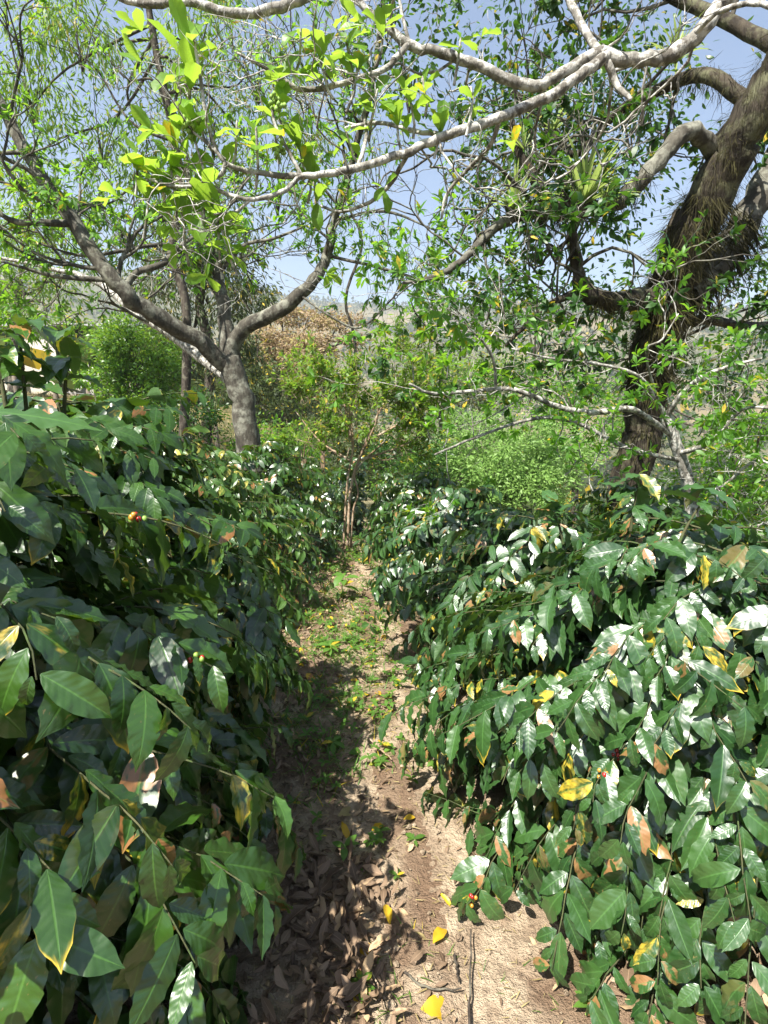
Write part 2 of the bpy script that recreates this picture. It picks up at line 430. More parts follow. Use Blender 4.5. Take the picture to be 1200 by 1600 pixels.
# ------------------------------------------------------------------ trees
class Tree:
    def __init__(s): s.tw, s.lv, s.br = Tubes(), Leaves(), []
def wander(p, d, L, n, wig, trop):
    pts = [p]; st = L / n
    for i in range(n):
        d = norm(d + RNG.normal(size=3) * wig + A(0, 0, trop)); p = p + d * st; pts.append(p)
    return np.array(pts)
def put_leaves(T, pts, P):
    k = P['nl']
    if U(0, 1) < P.get('rosette', 0):
        d0 = norm(pts[-1] - pts[-2]); a = U(0, 6.28) + np.arange(k) * 2.4
        e1 = norm(np.cross(d0, A(.2, .3, 1))); e2 = np.cross(d0, e1)
        sp = U(*P.get('sp', (.45, 1.25)), k)
        d = norm(d0 * np.cos(sp)[:, None] + np.sin(sp)[:, None] * (np.cos(a)[:, None] * e1 + np.sin(a)[:, None] * e2) + A(0, 0, P.get('ldrop', 0)))
        pos = pts[-1] - d0 * U(0, P.get('rl', .03), k)[:, None]
        T.lv.add(pos, d, norm(d0 + A(0, 0, .8) + rv(k) * .35), P['ll'] * U(.6, 1.1, k), P.get('tone'))
    else:
        s = U(.15, 1, k) * (len(pts) - 1); i = np.minimum(s.astype(int), len(pts) - 2); f = (s - i)[:, None]
        pos = pts[i] * (1 - f) + pts[i + 1] * f; dd = norm(pts[i + 1] - pts[i])
        d = norm(dd * .6 + rv(k) * .9 + A(0, 0, P.get('ldrop', -.2)))
        T.lv.add(pos, d, norm(rv(k) * .7 + A(0, 0, .9)), P['ll'] * U(.65, 1.15, k), P.get('tone'))
def grow(T, p, d, L, r, lvl, P):
    n = P.get('n', 5)
    pts = wander(p, d, L, n, P['wig'], P['trop'])
    rad = np.linspace(r, r * .5, n + 1)
    T.tw.add(pts, rad, 6 if r > .012 else (4 if r > .004 else 3))
    last = lvl >= P['max']
    if last or U(0, 1) < P.get('early', .15):
        if U(0, 1) < P.get('leafy', 1): put_leaves(T, pts, P)
    if not last:
        k = P['kids'][lvl]
        for q in range(k):
            s = U(.3, 1) if q else 1.; i = min(int(s * n), n - 1); f = s * n - i
            b = pts[i] * (1 - f) + pts[i + 1] * f; dd = norm(pts[i + 1] - pts[i])
            pr = rv(); pr = norm(pr - dd * np.dot(pr, dd))
            ang = U(*P.get('ang', (.4, 1.0))) * (.5 if q == 0 else 1)
            grow(T, b, norm(dd * math.cos(ang) + pr * math.sin(ang)), L * U(.5, .8), max(r * .55, P.get('rmin', .0015)), lvl + 1, P)
def limb(T, pix, rad, mat, name='branch', parent=None, kids=0, P=None, kL=1., kr=.35, k0=.25, k=12, rough=.15, per=5, bias=None):
    """pix: [(x,y,d),...] photo position and metres ahead; rad: radii at those points"""
    pts = np.array([px(*q) if len(q) == 3 else np.array(q[1:]) for q in pix])
    n0 = len(pts); sp = smooth_line(pts, per); rd = np.interp(np.linspace(0, 1, len(sp)), np.linspace(0, 1, len(rad)), rad)
    sp[1:-1] += RNG.normal(size=(len(sp) - 2, 3)) * rd[1:-1, None] * .12
    tb = Tubes(); tb.add(sp, rd, k, rough)
    if name is not None: T.br.append((name, tb, mat))
    else:
        T.tw.V += [v for v in tb.V]; T.tw.Q += [q + T.tw.n for q in tb.Q]; T.tw.T += [q + T.tw.n for q in tb.T]; T.tw.n += tb.n
    for q in range(kids):
        s = (k0 + (1 - k0) * (q + U(0, 1)) / kids) * (len(sp) - 1); i = min(int(s), len(sp) - 2); f = s - i
        b = sp[i] * (1 - f) + sp[i + 1] * f; dd = norm(sp[i + 1] - sp[i]); r = rd[i] * kr
        pr = rv(); 
        if bias is not None: pr = pr + np.array(bias)
        pr = norm(pr - dd * np.dot(pr, dd))
        grow(T, b, norm(dd * .5 + pr * .9), kL * U(.6, 1.2), max(r, .004), 0, P)
    return sp
def finish(T, root, twigmat, leafmat, **kw):
    for nm, tb, m in T.br: tb.obj(nm, m, root)
    T.tw.obj('twigs', twigmat, root)
    T.lv.obj('foliage', leafmat, root, **kw)
def ros(T, x, y, d, n, L, up=(0, -.3, 1), r=.3, tone=None, stem=True, ldrop=-.1, sp=(.45, 1.25)):
    p = px(x, y, d); d0 = norm(np.array(up) + rv() * .35)
    if stem:
        a = p - d0 * L * .9; T.tw.add(np.array([a - d0 * .05 + rv() * .02, a, p]), [.006, .005, .004], 5)
    put_leaves(T, np.array([p - d0 * .05, p]), dict(nl=n, ll=L, rosette=True, rl=L * .6, tone=tone, ldrop=ldrop, sp=sp))
def blobs(T, ells, nclump, per, ll, base=None, csize=.16, hang=0., flat=.75, tone=None, twr=.012):
    """crown of leaf clumps in ellipsoids given by photo position, distance and pixel radii"""
    for (x, y, d, rx, ry) in ells:
        c = px(x, y, d); sx, sz = rx / FPX * d, ry / FPX * d
        nn = max(3, int(nclump * (sx * sz) / (1.2 * 1.2))) if nclump > 0 else -nclump
        st = base if base is not None else c - A(0, 0, sz)
        for q in range(nn):
            o = rv() * U(0, 1) ** .4 * A(sx, sx * .9, sz); cc = c + o
            if U(0, 1) < .35:
                m_ = st * .35 + c * .35 + cc * .3 + rv() * .1 * sx
                T.tw.add(smooth_line(np.array([st, m_, cc]), 4), np.linspace(twr, twr * .25, 9), 4)
            m = int(per * U(.5, 1.5)); s = csize * sx * U(.6, 1.4)
            pos = cc + RNG.normal(size=(m, 3)) * s * A(1, 1, flat)
            dd = norm((pos - cc) / s * .6 + o / max(sx, .1) * .5 + rv(m) * .7 + A(0, 0, -hang))
            T.lv.add(pos, dd, norm(rv(m) * .8 + A(0, 0, .8)), ll * U(.6, 1.2, m), None if tone is None else tone + U(-.2, .2))
def trunk_of(T, pix, rad, mat, **kw): return limb(T, pix, rad, mat, 'trunk', **kw)
def ground_at(x, y, d, dz=-.08):
    p = px(x, y, d); return A(p[0], p[1], float(gz(p[0], p[1])) + dz)
def W(p): return ('w', *p)
# ------------------------------------------------------------------ coffee bushes
RLIM = lambda y: np.interp(y, [1.0, 1.25, 1.45, 1.9, 3.7, 5, 6.5], [.70, .53, .30, -.1, -.14, -.24, -.26])
LLIM = lambda y: np.interp(y, [.5, 2.2, 2.8, 5, 6.5], [-.22, -.26, -.5, -.42, -.4])
COFFEE = 'coffee bushes lining the path'
def coffee(x, y, H, R, label, mat='coffee', leaf=.14, stems=3, dens=1., seg=7, cols=4, tuck=.25, extra=(), cherries=(), face=None, low=.14, squash=1.0, hang=.45, taper=.62, ymin=.3, group=COFFEE):
    z = float(gz(x, y)); root = thing('coffee_bush', (x, y, z), label, 'coffee bush', group)
    L, tw = Leaves(), Tubes()
    cher = []
    for k in range(stems):
        a = U(0, 6.28); lean = U(.05, .28)
        top = A(x + math.cos(a) * lean * R, y + math.sin(a) * lean * R, z + H * (U(.86, 1.02) if k else 1))
        b = A(x + math.cos(a) * .07, y + math.sin(a) * .07, z - .06)
        pts = smooth_line([b, b * .5 + top * .5 + A(*(RNG.normal(size=2) * .04), 0), top], 5)
        st = Tubes(); st.add(pts, np.linspace(.017, .005, len(pts)), 7, .1); st.obj('stem', M['twig'], root)
        hs = np.arange(low, 1.0, .062 / H / dens)
        for hi, h in enumerate(hs):
            f = h * (len(pts) - 1); i = min(int(f), len(pts) - 2); p0 = pts[i] * (1 - f + i) + pts[i + 1] * (f - i)
            prof = (.72 + .5 * math.sin(math.pi * min(1, h * 1.05) ** .8)) * (1 - taper * max(0, h - .55) / .45)
            for sgn in (0, math.pi):
                az_ = hi * 1.57 + sgn + U(-.5, .5) + a
                if face is not None and math.cos(az_ - face) < -.55 and U(0, 1) < .6: continue
                ln = R * prof * U(.72, 1.12) * (1 + (squash - 1) * abs(math.sin(az_)))
                for _ in range(12):
                    ex, ey = p0[0] + .93 * ln * math.cos(az_), p0[1] + .93 * ln * math.sin(az_)
                    if x > 0 and ex < RLIM(ey) + .05 or x < 0 and (ex > LLIM(ey) - .05 or ey < ymin): ln *= .87
                ln = max(ln, .12)
                el = U(.15, .5); droop = U(.9, 1.9) * (.6 + .5 * (1 - h))
                n = max(4, int(ln / .047)); st_ = ln / n
                s = np.arange(n + 1) / n; e = el - droop * s ** 1.3
                az2 = az_ + np.cumsum(RNG.normal(size=n + 1) * .11)
                dd = np.stack([np.cos(e) * np.cos(az2), np.cos(e) * np.sin(az2), np.sin(e)], -1)
                br = p0 + np.concatenate([[A(0, 0, 0)], np.cumsum(dd[:-1] * st_, 0)])
                zz = gz(br[:, 0], br[:, 1], False) + .07
                br[:, 2] = np.maximum(br[:, 2], zz)
                tw.add(br, np.linspace(.0045, .0016, n + 1), 4)
                i0 = max(1, int(n * tuck))
                for side in (-1, 1):
                    idx = np.arange(i0, n + 1); m = len(idx)
                    keep = U(0, 1, m) < .93; idx = idx[keep]; m = len(idx)
                    if not m: continue
                    D = dd[idx]; lat = norm(np.cross(D, A(0, 0, 1))) * side
                    tilt = U(-.25, .35, m)[:, None]
                    ld = D * U(.25, .9, m)[:, None] + lat * U(.3, 1.0, m)[:, None] + A(0, 0, -1) * (hang * .7 + tilt) + rv(m) * .3
                    out = norm(D * A(1, 1, 0))
                    ln_ = leaf * U(.5, 1.18, m) * np.where(idx >= n - 1, .75, 1)
                    L.add(br[idx] + lat * .006 + A(0, 0, .008), ld, norm(A(0, 0, 1) * U(.5, 1, m)[:, None] + out * U(.2, 1.2, m)[:, None] + rv(m) * .38), ln_, r=None)
                cher.append(br[1:-1])
    for (q, d, ln) in extra:                       # upright young shoots
        q = np.array(q); d = norm(np.array(d, float)); pts = np.array([q + d * ln * t + A(0, 0, -.05 * t * t) for t in np.linspace(0, 1, 6)])
        tw.add(pts, np.linspace(.006, .003, 6), 5)
        for t in (.45, .75, 1.):
            b = q + d * ln * t; 
            for k in range(4 if t > .95 else 3):
                aa = U(0, 6.28); o = A(math.cos(aa), math.sin(aa), U(-.7, .35))
                L.add(b, norm(o + d * .1), norm(A(0, 0, 1) + rv() * .3), leaf * U(.6, .95), r=U(.5, 1))
    tw.obj('twigs', M['twig'], root)
    L.obj('foliage', M[mat], root, prof_coffee, .40, seg, cols, (.1, 1.25), (-.1, .4), .085, wf=26)
    if cherries:
        cp = np.concatenate(cher)
        for c in cherries:
            dcam = np.linalg.norm(cp - CAM, axis=1); ray = norm(np.array(c) - CAM); off = np.linalg.norm(np.cross(cp - CAM, ray), axis=1)
            cherry(cp[np.argmin(off * 3 + np.abs(dcam - np.linalg.norm(np.array(c) - CAM)))] + A(0, 0, -.008), root)
    return root
def cherry(c, root):
    """little bunch of ripe berries"""
    V, Fq = [], []; n = 0
    for k in range(int(U(5, 9))):
        o = np.array(c) + rv() * .014; r = U(.0055, .0075)
        th, ph = np.meshgrid(np.linspace(0, math.pi, 7), np.linspace(0, 2 * math.pi, 9)[:-1], indexing='ij')
        v = np.stack([np.sin(th) * np.cos(ph), np.sin(th) * np.sin(ph), np.cos(th) * 1.15], -1).reshape(-1, 3)
        V.append(o + v * r); i = np.arange(6)[:, None] * 8; j = np.arange(8)[None]
        Fq.append(np.stack([i + j, i + (j + 1) % 8, i + 8 + (j + 1) % 8, i + 8 + j], -1).reshape(-1, 4) + n); n += 56
    mesh_obj('coffee_cherry', np.concatenate(V), [np.concatenate(Fq)], [M['cherry'], M['cherry_unripe'], M['bud']], root, midx=np.repeat(RNG.choice(3, n // 56, p=[.45, .25, .3]), 48))
P3 = lambda x, y, d: px(x, y, d)

coffee(-1.06, 1.12, 1.58, .80, 'tall dark glossy coffee bush filling the lower left corner, its large leaves nearest the camera', leaf=.165, stems=5, dens=1.1, seg=14, cols=6, hang=.6, taper=.3, ymin=.50,
       extra=[(P3(45, 680, 1.45), (.03, .0, 1), .27), (P3(100, 650, 1.55), (.14, 0, 1), .21), (P3(10, 640, 1.4), (-.1, .1, 1), .2)],
       cherries=[P3(215, 770, 1.3), P3(325, 1078, 1.25)])
coffee(-1.14, 2.15, 1.58, .76, 'coffee bush with sunlit flat top standing behind the tallest bush at the path', leaf=.155, stems=5, dens=1.2, seg=11, cols=4, taper=.4)
coffee(-1.38, 4.0, 1.42, .85, 'coffee bush with pale yellowish twig ends reaching over the shaded path', 'coffee_pale', .115, 4, seg=6, cols=4)
coffee(-1.2, 5.7, 1.25, .9, 'dark coffee bush in front of the slender multi-stemmed shrub, mostly in shade', leaf=.115, stems=4, seg=4, cols=2)
coffee(-2.7, 3.2, 1.6, .85, 'coffee bush in the second row just below the forked lichen-covered tree', leaf=.13, seg=4, cols=2)
coffee(-2.9, 6.1, 1.5, .9, 'coffee bush growing at the foot of the forked lichen-covered tree', leaf=.12, seg=3, cols=2)
coffee(-4.4, 8.6, 1.5, 1.0, 'dark bluish coffee bush between the forked tree and the round citrus bush', leaf=.12, seg=3, cols=2)
coffee(-2.6, 10.5, 1.3, .9, 'small bright coffee bush seen just beside the base of the forked trunk', 'coffee_pale', .12, seg=3, cols=2)
coffee(-.9, 8.4, 1.0, .9, 'bluish dark coffee bush in the dip behind the slender stems', leaf=.11, seg=3, cols=2)
coffee(.25, 8.3, .9, .8, 'low shaded coffee bush at the far end of the sunny row', leaf=.11, seg=3, cols=2)
coffee(-.45, 7.5, 1.15, .75, 'dark shaded coffee bush directly behind the slender stems, closing off the path', leaf=.115, seg=3, cols=2)
# the sunny side
coffee(1.06, 1.74, 1.16, 1.0, 'broad sunlit coffee bush with scorched brown leaves overhanging the bare soil', 'coffee_sun', .142, 7, 1.35, hang=.65, seg=14, cols=6, face=math.pi * 1.1, low=.08,
       cherries=[P3(960, 1212, 1.25), P3(730, 1470, 1.3), P3(990, 935, 1.65), P3(985, 1180, 1.2)],
       extra=[(P3(880, 850, 2.0), (-.2, .1, 1), .16), (P3(985, 830, 1.9), (.1, .1, 1), .2), (P3(1060, 850, 1.8), (.4, .1, 1), .2)])
coffee(2.05, 1.35, 1.1, .8, 'sunlit coffee bush cut by the edge of the view, beside the broad scorched one', 'coffee_sun', .15, 5, 1.2, hang=.6, seg=11, cols=4)
coffee(.95, 3.25, .98, .9, 'sunlit coffee bush in the middle of the sunny row', 'coffee_sun', .14, 6, 1.2, hang=.55, seg=9, cols=4, low=.08)
coffee(.62, 4.75, .92, .82, 'sunlit coffee bush where the path narrows, with dead leaves among green', 'coffee_sun', .135, 5, 1.2, hang=.5, seg=5, cols=2, low=.08)
coffee(.42, 6.3, .9, .85, 'farthest sunlit coffee bush of the row, opposite the slender stems', leaf=.12, stems=4, seg=4, cols=2)
coffee(2.3, 3.0, 1.0, .9, 'coffee bush in the second row below the moss-clad trunk', leaf=.13, seg=4, cols=2)
coffee(2.1, 4.7, 1.0, .9, 'coffee bush in front of the pale green feathery tree', leaf=.13, seg=4, cols=2)

# ------------------------------------------------------------------ forked tree on the slope
D = 8.0
T = Tree(); b = ground_at(398, 760, D)
root = thing('forked_tree', b, 'forked shade tree with pale lichen blotches on its leaning trunk', 'tree')
PT = dict(max=2, kids=[4, 4], wig=.22, trop=.05, nl=11, ll=.115, rosette=.6, ldrop=-.25, ang=(.35, .9), leafy=.9, early=.2)
trunk_of(T, [W(b), (388, 680, D), (375, 615, D), (357, 560, D)], [.20, .17, .155, .16], M['bark_lt'], k=16)
limb(T, [(360, 575, D), (300, 525, D - .3), (235, 488, D - .6), (190, 452, D - .8), (140, 385, D - .8), (90, 310, D - .8), (45, 245, D - .7), (5, 170, D - .6), (-40, 90, D - .5)], [0.1258, 0.1110, 0.1073, 0.0999, 0.0888, 0.0814, 0.0740, 0.0592, 0.0370], M['bark_lt'], parent=root, kids=9, P=PT, kL=1.15, k0=.35, k=12)
limb(T, [(358, 570, D), (352, 500, D + .1), (345, 450, D + .2), (335, 405, D + .3), (325, 365, D + .4), (300, 300, D + .5), (285, 220, D + .6)], [0.1258, 0.1036, 0.0814, 0.0740, 0.0629, 0.0444, 0.0222], M['bark_lt'], kids=7, P=PT, kL=1.1, k0=.4)
limb(T, [(358, 565, D), (375, 520, D), (440, 482, D - .2), (485, 445, D - .3), (510, 400, D - .3), (522, 345, D - .3), (540, 290, D - .4), (556, 230, D - .5), (578, 150, D - .6), (592, 60, D - .6), (600, -20, D - .6)], [0.1184, 0.0999, 0.0925, 0.0777, 0.0629, 0.0518, 0.0444, 0.0407, 0.0370, 0.0296, 0.0222], M['bark_lt'], kids=10, P=PT, kL=1.1, k0=.35)
limb(T, [(366, 600, D), (335, 572, D + .35), (270, 525, D + 1), (215, 490, D + 1.4), (150, 440, D + 2), (60, 415, D + 2.2), (-20, 400, D + 2.2)], [0.0888, 0.0888, 0.0814, 0.0592, 0.0370, 0.0222], M['bark_pale'], kids=5, P=PT, kL=1., k0=.4)  # rear limb: paler bark than its tree, sunlight put into the colour
for pts, r in [([(192, 455, D - .8), (212, 428, D - .7), (255, 412, D - .6), (275, 390, D - .5), (330, 350, D - .2)], .06), ([(112, 350, D - .8), (70, 348, D - 1), (20, 345, D - 1.1), (-20, 320, D - 1.2)], .06),
               ([(170, 438, D - .8), (90, 432, D - 1.), (0, 408, D - 1.2)], .045), ([(322, 420, D + .3), (265, 384, D), (200, 390, D - .3), (130, 400, D - .5), (60, 380, D - .6)], .04),
               ([(340, 430, D + .2), (380, 385, D), (430, 372, D - .2), (480, 352, D - .3)], .04), ([(515, 400, D - .3), (600, 420, D - .6), (680, 440, D - .8), (730, 410, D - .9)], .028),
               ([(470, 462, D - .3), (510, 490, D - .5), (560, 512, D - .6), (610, 470, D - .8), (640, 430, D - 1)], .022), ([(522, 345, D - .3), (600, 330, D - .6), (680, 360, D - .9)], .03)]:
    limb(T, pts, [r * .75, r * .6, r * .3], M['bark_lt'], kids=5, P=PT, kL=.8, k0=.3, k=8)
finish(T, root, M['bark_lt'], M['small_bright'], prof=prof_lance, ratio=.3, seg=3, cols=1)

# ------------------------------------------------------------------ moss-clad tree on the valley side
D = 5.2
T = Tree(); b = ground_at(985, 800, D, -.3)
root = thing('mossy_tree', b, 'huge dark leaning tree shaggy with hanging moss and dry roots', 'tree')
PT = dict(max=2, kids=[4, 4], wig=.26, trop=.02, nl=13, ll=.085, rosette=.5, ldrop=-.15, ang=(.4, 1.0), leafy=.95, early=.2)
PB = dict(max=2, kids=[4, 3], wig=.36, trop=.0, nl=4, ll=.07, ldrop=-.1, ang=(.5, 1.1), leafy=.4, early=.1, n=6)
tp = [W(b), (990, 740, D), (1002, 660, D), (1018, 570, D), (1040, 470, D - .1), (1072, 375, D - .2), (1115, 290, D - .3), (1165, 195, D - .5), (1225, 90, D - .7), (1290, -30, D - .9)]
sp = trunk_of(T, tp, [.22, .17, .155, .16, .175, .17, .165, .155, .14, .12], M['bark_rt'], k=18, rough=.3)
l2 = limb(T, [(1065, 470, D - .1), (1130, 400, D + .2), (1175, 330, D + .3), (1220, 240, D + .3), (1280, 120, D + .3)], [.15, .13, .12, .11, .09], M['bark_lt'], kids=2, P=PT, k0=.7, kL=.7)
l3 = limb(T, [(1130, 260, D - .3), (1080, 205, D - .5), (1035, 245, D - .6), (1000, 285, D - .6), (960, 318, D - .6), (900, 330, D - .6), (850, 330, D - .6), (800, 340, D - .6), (760, 368, D - .6), (728, 402, D - .7), (680, 432, D - .8), (630, 442, D - .8)], [.07, .06, .06, .06, .06, .06, .052, .042, .034, .028, .02, .012], M['bark_lt'], kids=9, P=PB, k0=.3, kL=.75, rough=.25)
l4 = limb(T, [(1030, 475, D - .1), (985, 468, D - .3), (945, 470, D - .5), (912, 452, D - .6), (900, 415, D - .6), (893, 350, D - .7), (880, 280, D - .8)], [.11, .085, .07, .06, .04, .03, .02], M['bark_rt'], kids=5, P=PT, k0=.55, kL=.6)
l5 = limb(T, [(860, 325, D - .6), (835, 280, D - .6), (812, 240, D - .6), (800, 190, D - .6)], [.05, .04, .03, .02], M['bark_rt'], kids=6, P=PB, kL=.7)
l6 = limb(T, [(1180, 180, D - .5), (1120, 120, D - .3), (1050, 130, D), (960, 180, D + .3), (900, 240, D + .6), (860, 200, D + .8), (780, 120, D + 1)], [.06, .055, .05, .04, .035, .03, .02], M['bark_rt'], kids=6, P=PT, k0=.25, kL=.9)
l7 = limb(T, [(1230, 80, D - .7), (1130, 30, D - .3), (1020, -20, D), (900, -60, D + .3)], [.055, .05, .04, .03], M['bark_rt'], kids=9, P=PT, k0=.25, kL=1.2)
l8 = limb(T, [(912, 452, D - .6), (870, 470, D - .6), (830, 500, D - .6), (790, 540, D - .6)], [.035, .025, .02, .012], M['bark_rt'], kids=7, P=PT, kL=.75, k0=.2)
l9 = limb(T, [(1035, 520, D), (1100, 500, D + .4), (1170, 510, D + .8), (1250, 500, D + 1.2)], [.06, .05, .04, .03], M['bark_rt'], kids=9, P=PT, kL=.9, k0=.3)
blobs(T, [(840, 460, D + 1.2, 120, 90), (760, 430, D + 1.5, 60, 80), (1130, 560, D + 1.5, 90, 90), (900, 260, D + 1.5, 130, 120), (1000, 120, D + 1.4, 160, 110), (830, 110, D + 1.6, 130, 110), (1120, 420, D + 1.3, 110, 60), (640, 60, D + 1.8, 90, 90), (760, 300, D + 1.8, 60, 90), (930, 540, D + .9, 90, 60), (830, 560, D + 1, 70, 50), (720, 520, D + 1.4, 60, 40)], 40, 46, .085, csize=.2, hang=.15)
finish(T, root, M['bark_lt'], M['dark_tree'], prof=prof_ell, ratio=.42, seg=3, cols=1)
# shaggy moss and dry hanging roots on trunk and limbs
mo = Leaves()
def shag(line, r, i0, i1, n, ln):
    m = len(line); s = U(i0, i1, n) * (m - 1); i = np.minimum(s.astype(int), m - 2); f = (s - i)[:, None]
    c = line[i] * (1 - f) + line[i + 1] * f; ax = norm(line[i + 1] - line[i]); o = rv(n); o = norm(o - ax * np.sum(o * ax, 1)[:, None])
    cl = vnoise(s * 1.9, o[:, 0] * 3 + o[:, 1] * 2, 8)[:, None]
    p = c + o * r * U(.75, 1.05, n)[:, None]
    mo.add(p, norm(o * U(.1, 1.1, n)[:, None] + A(0, 0, -1) + rv(n) * .55), o, ln * U(.4, 1.2, n) * (.4 + 1.2 * cl[:, 0]))
shag(sp, .2, .30, .64, 5200, .2); shag(sp, .19, .6, .95, 2600, .10); shag(sp, .21, .12, .36, 900, .14)
shag(l2, .14, .0, .45, 1700, .26); shag(l4, .08, 0, .4, 500, .16); shag(l3, .08, .25, .6, 700, .12); shag(l6, .08, .1, .5, 500, .12)
mo.obj('hanging_moss', M['moss'], root, prof_blade, .035, 4, 1, (-.7, .9), (0, .1), taper0=.8)

# bromeliads sitting on its limbs
def brom(x, y, d, n, L, label, up=(0, -.15, 1)):
    p = px(x, y, d); lv = Leaves(); u = norm(np.array(up, float))
    a = U(0, 6.28, n); sp_ = U(.08, 1.15, n)
    e1 = norm(np.cross(u, A(1, .2, 0))); e2 = np.cross(u, e1)
    dd = u * np.cos(sp_)[:, None] + np.sin(sp_)[:, None] * (np.cos(a)[:, None] * e1 + np.sin(a)[:, None] * e2)
    lv.add(p + dd * .01, dd, norm(u - dd * .3 + rv(n) * .1), L * U(.6, 1.05, n))
    ob = lv.obj('bromeliad', M['brom'], None, prof_blade, .085, 6, 2, (.2, 1.1), (.2, .6), taper0=1.)
    return tag(ob, label, 'bromeliad', 'bromeliads on the mossy tree')
brom(912, 320, D - .74, 64, .5, 'largest spiky bromeliad, standing upright on the pale moss-hung limb')
brom(805, 330, D - .70, 44, .36, 'yellowish grassy bromeliad on the pale limb, beside its bend')
brom(945, 322, D - .70, 30, .24, 'small yellow-green bromeliad tucked against the largest one')
brom(865, 205, D - .2, 24, .3, 'grey bromeliad high among the dark leaves')
brom(1055, 100, D - .2, 34, .34, 'mossy bromeliad tuft near the top of the mossy tree')
brom(818, 235, D - .62, 22, .22, 'thin bromeliad on the upright side branch above the pale limb')

# ------------------------------------------------------------------ overhanging tree, trunk beside the path out of view
T = Tree(); b = A(3.1, 1.1, float(gz(3.1, 1.1)) - .1)
root = thing('overhanging_tree', b, 'pale smooth branches with big bright green leaves arching over the path', 'tree')
PB = dict(max=2, kids=[3, 3], wig=.34, trop=.02, nl=4, ll=.085, rosette=True, ang=(.45, 1.1), leafy=.08, early=.03, n=6, rl=.03)
bp = M['bark_pale']
trunk_of(T, [W(b), W(b + A(-.1, .1, 1.2)), W(A(2.85, 1.6, 2.6)), W(A(2.5, 2.0, 3.3))], [.16, .13, .11, .09], bp, k=14)
a0 = W(A(2.5, 2.0, 3.3))
limb(T, [a0, (1200, -60, 2.4), (1135, -3, 2.5), (1085, 58, 2.5), (1025, 92, 2.5), (962, 92, 2.5)], [0.0540, 0.0360, 0.0317, 0.0288, 0.0274, 0.0259], bp, kids=3, P=PB, kL=.5, k0=.5)
limb(T, [(965, 92, 2.5), (938, 82, 2.5), (885, 110, 2.5), (842, 134, 2.5), (800, 127, 2.5), (742, 100, 2.5), (690, 82, 2.5), (638, 70, 2.5), (600, 38, 2.5), (560, 3, 2.5), (530, -40, 2.5)], [0.0245, 0.0230, 0.0216, 0.0209, 0.0209, 0.0194, 0.0187, 0.0180, 0.0151, 0.0130, 0.0115], bp, kids=5, P=PB, kL=.45)
limb(T, [(950, 85, 2.5), (905, 118, 2.45), (855, 152, 2.4), (780, 184, 2.35), (700, 210, 2.3), (640, 236, 2.3), (580, 256, 2.25), (520, 270, 2.2), (470, 275, 2.2), (400, 270, 2.15), (352, 254, 2.1), (328, 205, 2.1), (312, 115, 2.1), (303, 62, 2.1)], [0.0216, 0.0202, 0.0194, 0.0180, 0.0166, 0.0151, 0.0137, 0.0122, 0.0108, 0.0086, 0.0072, 0.0065, 0.0058, 0.0050], bp, kids=7, P=PB, kL=.4)
limb(T, [W(A(2.0, 1.7, 3.6)), (560, -50, 2.2), (480, -8, 2.2), (448, 6, 2.2), (400, 20, 2.2), (350, 18, 2.2), (295, 2, 2.2), (240, 7, 2.2), (190, -2, 2.2), (140, -30, 2.2)], [0.0360, 0.0216, 0.0187, 0.0173, 0.0158, 0.0151, 0.0137, 0.0122, 0.0108, 0.0086], bp)
limb(T, [W(A(2.5, 2.0, 3.3)), W(A(2.0, 1.7, 3.6))], [0.0432, 0.0360], bp)
limb(T, [(640, 68, 2.5), (600, 108, 2.45), (540, 129, 2.4), (470, 140, 2.4), (430, 115, 2.4), (370, 82, 2.4)], [0.0130, 0.0108, 0.0101, 0.0094, 0.0072, 0.0043], bp, kids=4, P=PB, kL=.4)
limb(T, [(880, -40, 2.7), (893, 8, 2.7), (922, 62, 2.6), (946, 90, 2.5), (962, 130, 2.5), (985, 155, 2.45)], [0.0173, 0.0158, 0.0158, 0.0158, 0.0130, 0.0086], bp, kids=2, P=PB, kL=.35)
limb(T, [(1080, 60, 2.5), (1120, 20, 2.4), (1180, 5, 2.3), (1230, 20, 2.2)], [0.0101, 0.0094, 0.0094, 0.0094], bp)
for q, r in [([(470, 275, 2.2), (440, 300, 2.15), (392, 312, 2.1), (345, 300, 2.1), (320, 290, 2.1)], .009), ([(352, 254, 2.1), (345, 272, 2.1), (310, 290, 2.1), (262, 290, 2.1), (235, 280, 2.1)], .008), ([(352, 250, 2.1), (325, 225, 2.1), (300, 205, 2.1)], .006),
             ([(470, 272, 2.2), (450, 235, 2.2), (430, 195, 2.2), (425, 170, 2.2)], .007), ([(560, 260, 2.25), (572, 215, 2.3), (570, 170, 2.35), (590, 140, 2.35)], .008), ([(700, 210, 2.3), (650, 205, 2.4), (590, 192, 2.5), (540, 200, 2.5)], .010),
             ([(640, 70, 2.5), (628, 20, 2.5), (620, -20, 2.5)], .008), ([(390, 312, 2.1), (370, 330, 2.1), (335, 335, 2.05)], .006), ([(780, 184, 2.35), (770, 220, 2.4), (745, 250, 2.5), (700, 300, 2.6), (690, 340, 2.6)], .010), ([(640, 236, 2.3), (600, 300, 2.4), (540, 330, 2.45), (500, 322, 2.5)], .009)]:
    limb(T, q, [r, r * .85, r * .6], bp, kids=2, P=PB, kL=.3, k0=.4, k=7)
